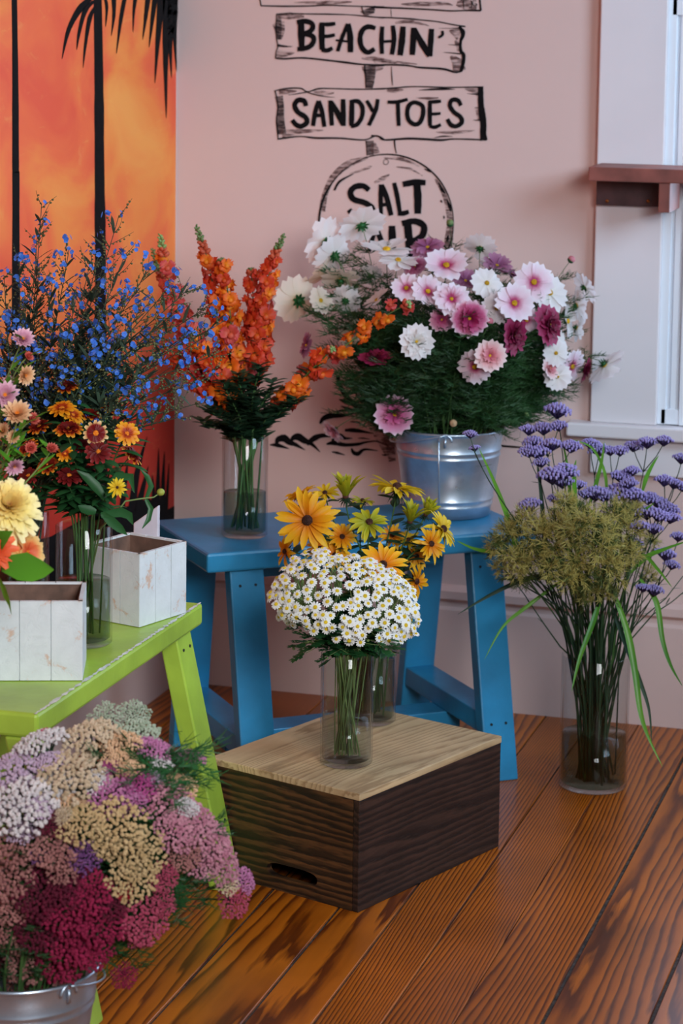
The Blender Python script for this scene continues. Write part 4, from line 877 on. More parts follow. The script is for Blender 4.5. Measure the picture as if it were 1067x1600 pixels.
BACK = lambda f: f[2] < -.1
lab = order_labels([(c[0], c[1], (DS[c[3]] if not BACK(c[4]) else c[3].replace('blush', 'white')+' cosmos seen from behind')) for c in COS], 'in the zinc bucket')
cosleaf = lambda dens: (lambda mb, path: [feather(mb, path[i], (Vector((math.cos(q), math.sin(q), R.uniform(.1, .9)))), R.uniform(.035, .065), 16) for i in range(5, len(path)-3) for q in [R.uniform(0, 6.28) for _ in range(dens if i < 12 else dens-1)]])
for c, lb in zip(COS, lab):
    px, py, wpx, kd, fc, k = c
    d = cosd(px, py, k) if k > 0 else D0 - .17*k*.6
    pos = clampw(P(px, py, d)); face = cdir(*fc)
    if pos.y > WY-.05 and face.y > 0: face.y *= .2; face.normalize()
    seed = R.randint(0, 2)
    flower('cosmos_flower', lb, 'flower', 'cosmos in the zinc bucket', B_cos, pos, face, wpx/2*d/F_PX*1.06, f'cos_{kd}{seed}', 'disc_y', .95 if kd in ('white', 'cream', 'blush') else .7, 'calyx', 'stem', .0011, cosleaf(4), 'feather')
# buds
for i, (px, py, k) in enumerate([(893, 405, .2), (703, 348, 0), (765, 502, 1.1), (634, 520, 1.1), (772, 640, .8), (822, 648, .5), (595, 600, .6)]):
    d = cosd(px, py, k); pos = clampw(P(px, py, d)); face = cdir((px-700)/300, .8, .2); path = stem_path(B_cos, pos, face)
    t = thing('cosmos_bud', ['pale pink cosmos bud high on a thin stem at upper right', 'green cosmos bud in front of the round painted sign', 'round pink cosmos bud between two crimson flowers', 'lime green cosmos bud beside the double white flower', 'small green cosmos bud low over the bucket rim', 'green cosmos bud at the lower right edge of the foliage', 'green cosmos bud at the lower left of the foliage'][i], 'flower bud', path[0], 'cosmos in the zinc bucket')
    mb = MB(); mb.tube(path, tapered(len(path), .0011, .0006), 5); part('stem', mb, M['stem'], t)
    mb = MB(); mb.blob(pos, .0075 if i < 3 else .0055, .9, 10, 5, face); 
    part('bud_petals', mb, MT['cos_shell'] if i in (0, 2) else M['stempale'], t)
    mb = MB(); mb.blob(pos-face*.0035, .007 if i < 3 else .0052, .7, 10, 5, face); part('sepals', mb, M['leaf'], t)
    mb = MB(); cosleaf(3)(mb, path); part('foliage', mb, M['feather'], t)
# leafy cosmos side shoots without a flower
for i in range(46):
    a = R.uniform(0, 2*PI); rr_ = math.sqrt(R.random())
    px = 700+math.cos(a)*rr_*165; py = 575-math.sin(a)*rr_*95; d = D0-.15*R.uniform(-.6, 1.1)*math.sqrt(max(0, 1-rr_*rr_))
    pos = clampw(P(px, py, d), WALLY-.03); face = (pos-B_cos['b']).normalized(); path = stem_path(B_cos, pos, face)
    reg = 'at the left of' if px < 640 else 'at the right of' if px > 760 else 'low in the middle of' if py > 575 else 'high in the middle of'
    t = thing('cosmos_shoot', f'feathery green flowerless cosmos shoot {reg} the zinc bucket bouquet', 'foliage', path[0], f'flowerless cosmos shoots {reg} the zinc bucket bouquet')
    mb = MB(); mb.tube(path, tapered(len(path), .0011, .0006), 4); part('stem', mb, M['stem'], t)
    mb = MB()
    for j in range(5, len(path)):
        for q in range(6): aa = R.uniform(0, 6.28); feather(mb, path[j]+rv(.004), Vector((math.cos(aa), math.sin(aa), R.uniform(-.1, .9))), R.uniform(.04, .07), 20)
    part('foliage', mb, M['feather'], t)

# ------------------------------------------------------------------ rudbeckias behind the daisies
D1 = depth_of(V_rud['b']+Vector((0, 0, .3)))
RUD = [(481, 813, 108, 'gold', (-.15, .1, 1), .10, 'disc_b', 'large golden rudbeckia facing the viewer at the left of its vase'), (470, 775, 60, 'gold', (-.3, .7, -.2), .02, 'disc_b', 'golden rudbeckia half hidden behind the largest one'), (540, 778, 64, 'limeq', (0, .97, .2), .04, 'disc_b', 'half open lime yellow rudbeckia at the top centre'), (620, 765, 96, 'yellow', (.1, .97, .1), .03, 'disc_b', 'yellow rudbeckia seen edge on, topmost in its vase'),
    (577, 818, 72, 'lime', (0, .72, .6), .10, 'disc_b', 'lime yellow rudbeckia with dark eye in the middle of the vase'), (640, 817, 56, 'limeq', (.2, .9, .3), .05, 'disc_b', 'half open lime yellow rudbeckia right of the middle'), (690, 828, 76, 'yellow', (.75, .45, .4), .02, 'disc_b', 'yellow rudbeckia turned to the right, above the bench edge'), (672, 850, 62, 'gold', (.55, .2, .7), .06, 'disc_b', 'golden rudbeckia under the yellow one at the right'),
    (534, 840, 56, 'gold', (.2, .5, .7), .05, 'disc_b', 'deep golden rudbeckia in shade right of the largest one'), (598, 884, 84, 'gold', (.1, .55, .8), .15, 'disc_b', 'golden rudbeckia with dark eye just above the daisies'), (648, 908, 64, 'gold', (.8, -.1, .4), .05, 'disc_b', 'golden rudbeckia hanging lowest at the right'), (523, 868, 56, 'gold', (0, .3, .8), .05, 'disc_b', 'golden rudbeckia partly hidden by the daisies'), (448, 862, 56, 'gold', (-.7, .1, .3), -.02, 'disc_b', 'golden rudbeckia low at the left behind the daisies'), (650, 870, 50, 'gold', (.3, .3, .6), -.02, 'disc_b', 'small golden rudbeckia between stems at the right'),
    (508, 772, 50, 'yellow', (-.1, .8, .4), -.02, 'disc_b', 'yellow rudbeckia behind and above the largest golden one'), (566, 784, 44, 'lime', (.1, .9, .2), -.03, 'disc_b', 'small lime rudbeckia behind the dark-eyed one'), (612, 838, 50, 'gold', (.2, .6, .5), .0, 'disc_b', 'golden rudbeckia in shade left of the long bare stem'), (664, 806, 48, 'limeq', (.4, .9, .2), .0, 'disc_b', 'lime bud-like rudbeckia behind the right-facing yellow one'), (500, 858, 50, 'gold', (-.1, .5, .6), .03, 'disc_b', 'golden rudbeckia directly under the largest one'), (638, 845, 46, 'yellow', (0, .7, .5), .0, 'disc_b', 'small yellow rudbeckia in the shaded middle right')]
def rudleaf(mb, path):
    for i in range(6, len(path)-1):
        if R.random() < .95: a = R.uniform(0, 6.28); blade_leaf(mb, path[i], Vector((math.cos(a), math.sin(a), .6)), R.uniform(.03, .05), .0085, None, .35)
for px, py, wpx, kd, fc, k, dsc, lb in RUD:
    d = D1-k; pr = f'rud_{kd}{R.randint(0, 2)}'
    flower('rudbeckia_flower', lb, 'flower', 'rudbeckias in the back vase on the crate', V_rud, P(px, py, d), cdir(*fc), wpx/2*d/F_PX*1.02, pr, dsc, .95, 'calyxr', 'stem', .0018, rudleaf, 'leafdark')

# ------------------------------------------------------------------ white daisies (feverfew) at the front
Dv = depth_of(V_front['b']+Vector((0, 0, .25)))
dome_c = P(540, 948, Dv); heads = []
ax = (.122, .085, .085)     # right, up, towards the viewer
tries = 0
while len(heads) < 262 and tries < 40000:
    tries += 1
    v = Vector((R.gauss(0, 1), R.gauss(0, 1), R.gauss(0, 1)))
    if v.length < .1: continue
    v.normalize()
    if v.y < -.55 or v.z < -.55: continue
    k = R.uniform(.9, 1.03)
    p = dome_c + RT*v.x*ax[0]*k + Vector((0, 0, 1))*v.y*ax[1]*k - Vector((FWD.x, FWD.y, 0)).normalized()*v.z*ax[2]*k
    if v.x > .15: p.z -= .012*v.x
    if v.x < -.3: p.z += .018
    if v.y < -.12: p = p + (dome_c-p)*.12*(-v.y)
    if any((p-q[0]).length < .0122 for q in heads): continue
    n = (RT*v.x/ax[0]+Vector((0, 0, 1))*v.y/ax[1] - FWD*v.z/ax[2]).normalized()
    heads.append((p, (n*.7+Vector((0, 0, .35))+cdir(0, 0, 1)*.35+rv(.25)).normalized()))
ns = 13; cents = []
for i in range(ns):
    q = 2*PI*i/(ns-3) if i < ns-3 else 2*PI*(i-ns)/3; k = .75 if i < ns-3 else .3
    cents.append(dome_c + RT*math.cos(q)*.1*k + Vector((FWD.x, FWD.y, 0)).normalized()*math.sin(q)*.08*k + Vector((0, 0, .02)))
groups = [[] for _ in cents]
for h_ in heads: groups[min(range(ns), key=lambda i: (cents[i]-h_[0]).length)].append(h_)
def lobed(mb, p, d, L):
    d = d.normalized(); s_ = d.cross(Vector((0, 0, 1))).normalized() if abs(d.z) < .95 else Vector((1, 0, 0))
    mb.ribbon([p, p+d*L*.4, p+d*L*.8, p+d*L], [.001, L*.16, L*.14, .001], s_, .2)
    for sgn in (-1, 1):
        for f in (.25, .5, .75):
            a = (s_*sgn+d*.6).normalized(); b0 = p+d*L*f; l2 = L*.42*(1.1-f*.4)
            mb.ribbon([b0, b0+a*l2*.5+rv(.001), b0+a*l2+d*.002], [L*.07, L*.11, .001], d, .2)
dl_ = []
for g_ in groups:
    c_ = sum((h_[0] for h_ in g_), Vector())/max(1, len(g_)); dl_.append((c_.dot(RT), 0, 'white daisy spray ' + ('nearest the viewer' if (c_-dome_c).dot(-FWD) > .0 else 'at the back')))
dl_ = order_labels(dl_, 'in the front vase')
for gi, g_ in enumerate(groups):
    if not g_: continue
    cpt = sum((h_[0] for h_ in g_), Vector())/len(g_); node = cpt + (V_front['b']+Vector((0, 0, .17))-cpt)*.32
    path = stem_path(V_front, node, (node-V_front['b']).normalized(), n=8)
    lbl = dl_[gi]
    t = thing('daisy_spray', lbl, 'flower spray', path[0], 'sprays of white daisies in the front vase')
    mb = MB(); mb.tube(path, tapered(len(path), .0016, .0011), 5)
    for p, n in g_:
        s0 = node+rv(.004); mb.tube(bez(s0, s0+(cpt-node)*.5, p-n*.014, p-n*.002, 4), [.0009, .0008, .0007, .0006, .0006], 4, False)
    part('stem', mb, M['stempale'], t)
    for p, n in g_:
        sz = .0098*R.uniform(.82, 1.1)
        hd = link('daisy_head', PR[f'daisy{R.randint(0, 2)}'], t, hm(path[0], p, n, sz)); link('flower_centre', PR['disc_d'], hd, Matrix.Translation((0, 0, -.02)))
    mb = MB()
    for j in range(4, len(path)):
        for _ in range(5): a = R.uniform(0, 6.28); lobed(mb, path[j]+rv(.008), Vector((math.cos(a), math.sin(a), R.uniform(-.5, .7))), R.uniform(.018, .034))
    part('foliage', mb, M['leaf'], t)
# lower leaves, buds hanging over the rim and the loose side sprig
t = thing('daisy_spray', 'loose daisy sprig sticking out at the right of the front vase', 'flower spray', V_front['b']+Vector((0, 0, .02)), None)
mb = MB(); p0 = V_front['b']+Vector((.01, .01, .02)); nk = V_front['b']+Vector((.034, .0, .186)); jn = P(612, 1000, Dv-.01)
mb.tube([p0, nk]+bez(nk, nk+Vector((.01, 0, .04)), jn-RT*.02, jn, 6), .0009, 5)
tips = [(640, 974), (654, 968), (650, 990), (626, 1002), (644, 982)]
for a, b in tips: mb.tube([jn, P((612+a)/2, (1000+b)/2-4, Dv-.01), P(a, b, Dv-.012)], .0005, 4)
part('stem', mb, M['stempale'], t)
for a, b in tips: hd = link('daisy_head', PR['daisy1'], t, hm(t.location, P(a, b, Dv-.012), cdir(R.uniform(-.3, .8), .6, .4), .0068)); link('flower_centre', PR['disc_d'], hd, Matrix.Identity(4))
t = thing('daisy_foliage', 'lobed green leaves and buds hanging over the rim of the front vase', 'foliage', V_front['b']+Vector((0, 0, .02)))
mb = MB(); lf = MB(); bd = MB()
for i in range(34):
    px = R.uniform(462, 612); py = 985+R.uniform(-8, 45)-abs(px-540)*.12; q = P(px, py, Dv-R.uniform(-.01, .06)); 
    nk = V_front['b']+Vector((R.uniform(-.02, .02), R.uniform(-.03, .01), .188)); mb.tube([V_front['b']+Vector((R.uniform(-.02, .02), R.uniform(-.02, .02), .016)), nk, (nk+q)/2+Vector((0, 0, .012)), q], [.001, .0009, .0007, .0005], 4)
    for _ in range(2): lobed(lf, q+rv(.006), Vector((q-nk)).normalized()+Vector((0, 0, R.uniform(-.8, .2)))+rv(.4), R.uniform(.018, .032))
    if R.random() < .5: bd.blob(q+rv(.012), .0028, .8, 6, 3)
part('stem', mb, M['stempale'], t); part('foliage', lf, M['leaf'], t); part('bud_cluster', bd, M['stempale'], t)

# ------------------------------------------------------------------ snapdragons
def snapfloret():
    mb = MB()
    for a, L, tl in ((.5, .9, .9), (PI-.5, .9, .9)): mb.petal(a, L, [.22, .36, .5, .5, .25], tl, -1.1, .3, .1, .1, [-.1, .05, -.08, .05, -.1], 5, 0, .16, .08)      # upper lip
    for a, L in ((-.45, .85), (-PI/2, .9), (-PI+.45, .85)): mb.petal(a, L, [.25, .38, .46, .42, .2], .5, -1.6, .25, .12, 0, [-.1, .05, -.08, .05, -.1], 5, 0, .16, .08)     # lower lip
    mb.blob((0, -.2, .22), .32, .75, 8, 4); mb.tube([(0, 0, -.9), (0, 0, -.3), (0, -.02, .05)], [.2, .3, .36], 8)
    return mb
for kd in ('red', 'orange', 'rose'):
    for i in range(2): proto(f'snap_{kd}{i}', snapfloret(), MT['snap_'+kd])
D2 = depth_of(V_snap['b']+Vector((0, 0, .3)))
# list of points (x, y, depth offset) from top down, colour, florets from..to
SN = [([(250, 366), (258, 410), (275, 470), (305, 545), (345, 610)], .02, 'rose', 14, .10, 'coral snapdragon spike leaning furthest left above the blue sprays'), ([(306, 352), (322, 400), (338, 470), (356, 560), (372, 630)], 0, 'red', 22, .13, 'tall coral and orange snapdragon spike second from left'), ([(444, 366), (425, 410), (412, 470), (405, 540), (398, 620)], .02, 'red', 26, .12, 'tall coral red snapdragon spike at the right of the vase'), ([(392, 420), (395, 460), (396, 520), (394, 580), (388, 640)], -.02, 'red', 18, .04, 'dense red snapdragon spike in the middle of the vase'),
    ([(345, 405), (355, 450), (362, 520), (368, 590), (376, 640)], .03, 'orange', 18, .04, 'bright orange snapdragon spike above the vase centre'), ([(300, 520), (318, 550), (340, 590), (360, 625), (372, 650)], .06, 'orange', 12, .03, 'orange snapdragon low at the left beside the blue sprays'), ([(262, 540), (285, 570), (315, 600), (345, 630), (365, 655)], -.05, 'red', 13, .03, 'shaded red snapdragon low at the far left behind the blue sprays'), ([(238, 388), (250, 430), (275, 480), (310, 550), (345, 620)], -.06, 'rose', 12, .2, 'rose red snapdragon furthest left against the mural'),
    ([(640, 474), (605, 492), (560, 525), (510, 562), (470, 598), (440, 640), (415, 665)], .13, 'orange', 15, .02, 'orange snapdragon reaching right in front of the cosmos'), ([(520, 545), (500, 565), (475, 590), (450, 625), (420, 660)], .10, 'red', 7, .05, 'short red snapdragon reaching right beside the cosmos')]
for pts, off, kd, nf, budf, lb in SN:
    W = [P(x, y, D2-off*(1-i/(len(pts)-1))) for i, (x, y) in enumerate(pts)][::-1]
    W = [clampw(p, WALLY-.03) for p in W]
    b, r, h = V_snap['b'], V_snap['r'], V_snap['h']; d = Vector((W[0].x-b.x, W[0].y-b.y, 0)); du = d.normalized()
    neck = b+du*r*.7+Vector((0, 0, h)); base = b-du*r*.6+Vector((R.uniform(-.01, .01), R.uniform(-.01, .01), .014))
    raw = [base, base.lerp(neck, .5), neck]+W
    # smooth
    path = []
    for i in range(len(raw)-1):
        p0, p1, p2, p3 = raw[max(i-1, 0)], raw[i], raw[i+1], raw[min(i+2, len(raw)-1)]
        for k in range(5):
            s_ = k/5; path.append(.5*((2*p1)+(-p0+p2)*s_+(2*p0-5*p1+4*p2-p3)*s_*s_+(-p0+3*p1-3*p2+p3)*s_**3))
    path.append(raw[-1]); n = len(path)
    t = thing('snapdragon_flower', lb, 'flower', base, 'snapdragons in the vase on the blue bench')
    mb = MB(); mb.tube(path, tapered(n, .0026, .0010), 6); part('stem', mb, M['stem'], t)
    # length parameter of the flowering part
    Ls = [0]
    for i in range(1, n): Ls.append(Ls[-1]+(path[i]-path[i-1]).length)
    T = Ls[-1]; fr0 = T-(Ls[-1]-Ls[15])*.80
    def pt(l):
        for i in range(1, n):
            if Ls[i] >= l: f = (l-Ls[i-1])/max(1e-9, Ls[i]-Ls[i-1]); return path[i-1].lerp(path[i], f), (path[i]-path[i-1]).normalized()
        return path[-1], (path[-1]-path[-2]).normalized()
    budl = T - budf*.45 if budf > .08 else T-.012
    for i in range(nf):
        f = i/(nf-1); l = fr0+(budl-fr0)*f; p, tg = pt(l); a = i*2.4+R.uniform(-.3, .3)
        s_ = tg.cross(Vector((.3, 1, .2))).normalized(); u_ = s_.cross(tg); o_ = s_*math.cos(a)+u_*math.sin(a)
        size = (.0225-.008*f)*R.uniform(.9, 1.12); dr = (o_+tg*.25+cdir(0, 0, 1)*.25).normalized(); fp = p+o_*(.013-.004*f)+rv(.002)
        kk = kd if R.random() < .7 else R.choice(['red', 'orange', 'rose'])
        q = dr.to_track_quat('Z', 'Y').to_matrix().to_4x4()
        link('floret', PR[f'snap_{kk}{i%2}'], t, Matrix.Translation(fp-base)@q@Matrix.Rotation(R.uniform(-.4, .4), 4, 'Z')@Matrix.Scale(size, 4))
    mb = MB(); m2 = MB(); nb = int(6+budf*160)
    for i in range(nb):
        f = i/nb; p, tg = pt(budl+(T-budl)*f); a = i*2.4; s_ = tg.cross(Vector((.3, 1, .2))).normalized(); u_ = s_.cross(tg); o_ = (s_*math.cos(a)+u_*math.sin(a)+tg*.7).normalized()
        (m2 if (f < .4) else mb).blob(p+o_*(.0075-.0045*f), .0048*(1-.6*f), 1.5, 6, 3, o_)
    if mb.v: part('bud_tip', mb, M['stempale'], t)
    if m2.v: part('closed_bud', m2, MT['snap_rose'], t)
    mb = MB()
    for i in range(80):
        l = Ls[9]+(T-Ls[9])*R.uniform(0, .5); p, tg = pt(l); a = R.uniform(0, 6.28); blade_leaf(mb, p, Vector((math.cos(a), math.sin(a), .9)), R.uniform(.022, .042), .0052, None, .4)
    part('foliage', mb, M['leafdark'], t)

for i, (px, py, off) in enumerate([(330, 640, .04), (318, 660, .0), (425, 600, .03), (440, 640, .05), (465, 625, .06), (350, 600, .05), (372, 585, .06), (405, 575, .04), (395, 620, .08), (360, 660, .08), (415, 655, .07), (340, 625, -.02)]):
    pos = P(px, py, D2-off); ax_ = (pos-(V_snap['b']+Vector((0, 0, .1)))).normalized(); path = stem_path(V_snap, pos, ax_, n=10, bend=.03)
    side = 'left' if px < 365 else 'right' if px > 412 else 'middle'
    t = thing('snapdragon_shoot', f'dark leafy flowerless snapdragon shoot in the {side} of the blue bench vase', 'foliage', path[0], f'flowerless snapdragon shoots in the {side} of their vase')
    mb = MB(); mb.tube(path, tapered(len(path), .0022, .0010), 5); part('stem', mb, M['stem'], t)
    mb = MB()
    for j in range(3, len(path)):
        for _ in range(7): a = R.uniform(0, 6.28); blade_leaf(mb, path[j]+rv(.004), Vector((math.cos(a), math.sin(a), .8)), R.uniform(.022, .04), .0052, None, .4)
    part('foliage', mb, M['leafdark'], t)

# ------------------------------------------------------------------ bronze zinnias between the boxes
D3 = depth_of(V_zin['b']+Vector((0, 0, .3)))
ZN = dict(bronze='bronze zinnia with yellow petal tips', gold='orange and gold zinnia', cream='maroon zinnia with cream petal edges', maroon='dark maroon zinnia', pale='small yellow zinnia with maroon eye')
ZI = [(104, 606, 42, 'bronze', (0, .9, .4), .02), (97, 640, 48, 'gold', (-.1, .8, .4), .06), (113, 650, 40, 'gold', (.4, .6, .5), .05), (107, 672, 50, 'bronze', (0, .9, .4), .09), (150, 677, 42, 'cream', (-.05, .15, 1), .10), (154, 707, 46, 'maroon', (0, .55, .85), .11), (198, 678, 44, 'gold', (.3, .4, .85), .09), (140, 650, 44, 'bronze', (.2, .9, .3), .0), (62, 668, 44, 'bronze', (-.3, .8, .4), .03), (45, 700, 38, 'bronze', (-.4, .6, .5), .04), (102, 710, 30, 'gold', (0, .5, .8), .10), (75, 728, 40, 'bronze', (-.2, .6, .6), .08),
    (205, 712, 44, 'bronze', (.6, .6, .2), .02), (108, 745, 46, 'maroon', (.1, .7, .5), .09), (45, 745, 40, 'maroon', (-.2, .6, .5), .07), (135, 740, 36, 'maroon', (.2, .4, .5), .02), (170, 640, 34, 'bronze', (.3, .8, .2), -.02), (183, 762, 34, 'pale', (.2, .25, .9), .12), (125, 697, 34, 'maroon', (0, .7, .6), .03)]
lab = order_labels([(z[0], z[1], ZN[z[3]]) for z in ZI], 'between the white boxes')
def zleaf(mb, path):
    n = len(path)
    for i in range(5, n-2):
        if R.random() < .9:
            a = R.uniform(0, 6.28)
            for q in (0, PI): blade_leaf(mb, path[i], Vector((math.cos(a+q), math.sin(a+q), .5)), R.uniform(.035, .06), R.uniform(.005, .008), None, .5)
for z, lb in zip(ZI, lab):
    d = D3-z[5]
    if z[3] == 'pale': lb = 'small yellow zinnia with dark eye just above the vase rim'
    kd = z[3] if z[3] != 'pale' else 'cream'
    flower('zinnia_flower', lb, 'flower', 'bronze zinnias in the vase between the boxes', V_zin, P(z[0], z[1], d), cdir(*z[4]), z[2]/2*d/F_PX, f'zin_{kd}{R.randint(0, 2)}' if z[3] != 'pale' else 'rud_yellow1', 'disc_s' if z[3] != 'pale' else 'disc_b', .85, 'calyxd', 'stem', .0015, zleaf, 'leaf', bend=.05)
t = thing('zinnia_bud', 'green zinnia bud on a curved stem reaching right over the far box', 'flower bud', V_zin['b']+Vector((0, 0, .015)), 'bronze zinnias in the vase between the boxes')
mb = MB(); q = [V_zin['b']+Vector((-.01, .0, .015)), V_zin['b']+Vector((.03, -.005, .184)), P(182, 802, D3-.1), P(196, 783, D3-.1), P(222, 779, D3-.1), P(240, 777, D3-.1), P(249, 771, D3-.1)]; mb.tube(q, [.0016, .0015, .0014, .0013, .0012, .0011, .001], 6); part('stem', mb, M['stempale'], t)
mb = MB(); mb.blob(P(251, 769, D3-.1), .0062, .9, 10, 5); part('bud_tip', mb, plain('yellow_green_bud', (150, 160, 60), .6, var=.2), t)
mb = MB()
for L_ in ([(228, 780), (236, 760), (230, 745), (219, 733)], [(228, 780), (236, 795), (232, 812), (222, 826)]):
    mb.ribbon([P(x, y, D3-.1-.002*i) for i, (x, y) in enumerate(L_)], [.0025, .0042, .0038, .0005], RT, .5)
for L_ in ([(160, 802), (175, 815), (188, 826), (199, 836)], [(158, 805), (190, 800), (203, 806), (208, 820)], [(150, 800), (140, 798), (130, 795), (122, 790)], [(165, 780), (150, 760), (135, 745), (120, 735)], [(170, 760), (185, 745), (205, 745), (210, 770)]):
    mb.ribbon([P(x, y, D3-.10-.003*i) for i, (x, y) in enumerate(L_)], [.004, .0075, .0062, .0006], RT*.4+UP, .4)
part('foliage', mb, M['leaf'], t)

# ------------------------------------------------------------------ strawflowers and yellow zinnias at the near end
D4 = depth_of(V_straw['b']+Vector((0, 0, .3)))
SF = [(35, 531, 40, 'pink', (.3, .5, .7), .0, 'pale pink strawflower, topmost of the strawflowers'), (43, 558, 20, 'coral', (.5, .3, .5), 0, 'small pink strawflower bud under the topmost one'), (38, 586, 36, 'peach', (.6, -.1, .6), .02, 'peach strawflower turned to the right'), (8, 618, 48, 'pink', (.1, .3, .95), .06, 'large pink strawflower with orange eye at the picture edge'), (27, 648, 50, 'peach', (.1, .6, .8), .08, 'large cream peach strawflower with orange eye'), (50, 656, 26, 'coral', (.5, .3, .5), .03, 'coral strawflower beside the large cream one'), (48, 701, 24, 'coral', (.2, .3, .9), .05, 'coral pink strawflower bud left of its twin'), (80, 703, 24, 'coral', (.3, .5, .6), .05, 'salmon strawflower bud, rightmost of the strawflowers'), (22, 727, 34, 'pink', (.3, -.4, .6), .06, 'pink strawflower hanging low above the yellow zinnia'), (22, 684, 26, 'peach', (-.2, .3, .7), .04, 'small peach strawflower between larger ones'), (5, 675, 30, 'peach', (-.3, .4, .7), .05, 'peach strawflower cut by the picture edge'), (14, 598, 24, 'pink', (-.2, .3, .6), -.03, 'magenta shaded strawflower behind the others')]
def sleaf(mb, path):
    for i in range(6, len(path)):
        if R.random() < .8: a = R.uniform(0, 6.28); blade_leaf(mb, path[i], Vector((math.cos(a), math.sin(a), .8)), R.uniform(.03, .055), .004, None, .25)
for px, py, wpx, kd, fc, k, lb in SF:
    d = D4-k
    flower('strawflower', lb, 'flower', 'strawflowers at the near end of the green bench', V_straw, P(px, py, d), cdir(*fc), wpx/2*d/F_PX*1.12, f'straw_{kd}{R.randint(0, 2)}', None if kd == 'coral' else 'disc_s', .9, None, 'stempale', .0016, sleaf, 'leafbright')
for px, py, wpx, kd, fc, k, lb in [(12, 800, 112, 'pale', (.2, .5, .85), .17, 'large blurred pale yellow zinnia at the left picture edge'), (40, 862, 74, 'peach', (.7, .1, .7), .15, 'peach yellow zinnia with red eye below the yellow one'), (-8, 858, 70, 'orange', (.1, .3, .9), .20, 'bright orange zinnia cut by the left picture edge')]:
    d = D4-k
    flower('zinnia_flower', lb, 'flower', None, V_straw, P(px, py, d), cdir(*fc), wpx/2*d/F_PX*1.05, f'zin_{kd}1', 'disc_s' if kd == 'peach' else None, .8, 'calyxd', 'stempale', .002, None, flat=1.5 if kd == 'pale' else 1)
t = thing('leafy_sprig', 'broad bright green leaves below the orange zinnia at picture edge', 'foliage', V_straw['b']+Vector((0, 0, .015)))
mb = MB(); nk = V_straw['b']+Vector((.02, -.02, .17)); bb = P(-6, 900, D4-.17); mb.tube([V_straw['b']+Vector((0, 0, .015)), nk, bb, P(-2, 860, D4-.17)], .0018, 6); part('stem', mb, M['stempale'], t)
for L_, w_ in (([(2, 888), (25, 885), (50, 884), (70, 888), (84, 890)], [.004, .018, .021, .012, .0008]), ([(0, 905), (10, 925), (16, 940), (18, 960)], [.004, .010, .008, .0006]), ([(-4, 880), (-2, 850), (6, 838), (20, 830)], [.004, .012, .010, .0006])):
    m2 = MB(); m2.ribbon([P(x, y, D4-.19-.012*i) for i, (x, y) in enumerate(L_)], w_, UP-FWD*.3, .25); part('leaf', m2, M['leafbright'], t)

# ------------------------------------------------------------------ blue sprays
D5 = depth_of(V_blue['b']+Vector((0, 0, .35)))
def bluefl():
    mb = MB()
    for i in range(5): mb.petal(2*PI*i/5, .9, [.18, .42, .5, .3], .35, -.3, .1, .08)
    return mb
proto('blueblossom', bluefl(), MT['blue'])
def bluecl(n):
    mb = MB()
    for k in range(n):
        c = Vector((R.uniform(-1, 1), R.uniform(-1, 1), R.uniform(-.6, .9)))*(1.5 if n > 1 else 0); q = (c+Vector((0, 0, 1))+rv(.8)).normalized().to_track_quat('Z', 'Y').to_matrix()
        s_ = R.uniform(.75, 1.1); b0 = bluefl(); mb.add([c+q@(v*s_) for v in b0.v], b0.f)
    return mb
for i in range(5): proto(f'bluecluster{i}', bluecl([2, 3, 4, 5, 3][i]), MT['blue'])
tips = [(65, 318, 0), (186, 336, 0), (155, 395, 0), (58, 372, 0), (108, 388, .03), (30, 402, 0), (6, 430, -.05), (140, 415, .03), (195, 398, -.03), (232, 415, 0), (262, 452, .03), (300, 446, .05), (335, 470, .03), (352, 500, .05), (352, 545, .08), (335, 585, .06), (325, 625, .08), (285, 650, .1), (262, 655, .06), (205, 450, .05), (170, 458, .08), (120, 462, .1), (82, 440, .05), (40, 478, .05), (255, 500, .1), (300, 520, .08), (240, 560, .14), (100, 520, .12), (60, 545, .1), (150, 540, .14), (10, 500, .02), (20, 560, .05), (200, 610, .14), (290, 590, .1), (190, 520, .15), (220, 480, -.02), (100, 580, .12), (150, 490, -.04), (280, 480, -.03), (330, 520, -.02), (-20, 470, 0), (60, 420, -.05)]
bl_lab = order_labels([(x_, y_, 'blue-flowered spray ' + ('leaning right' if x_ > 235 else 'at the left' if x_ < 100 else 'in the centre')) for x_, y_, _o in tips], 'of the tall blue bouquet')
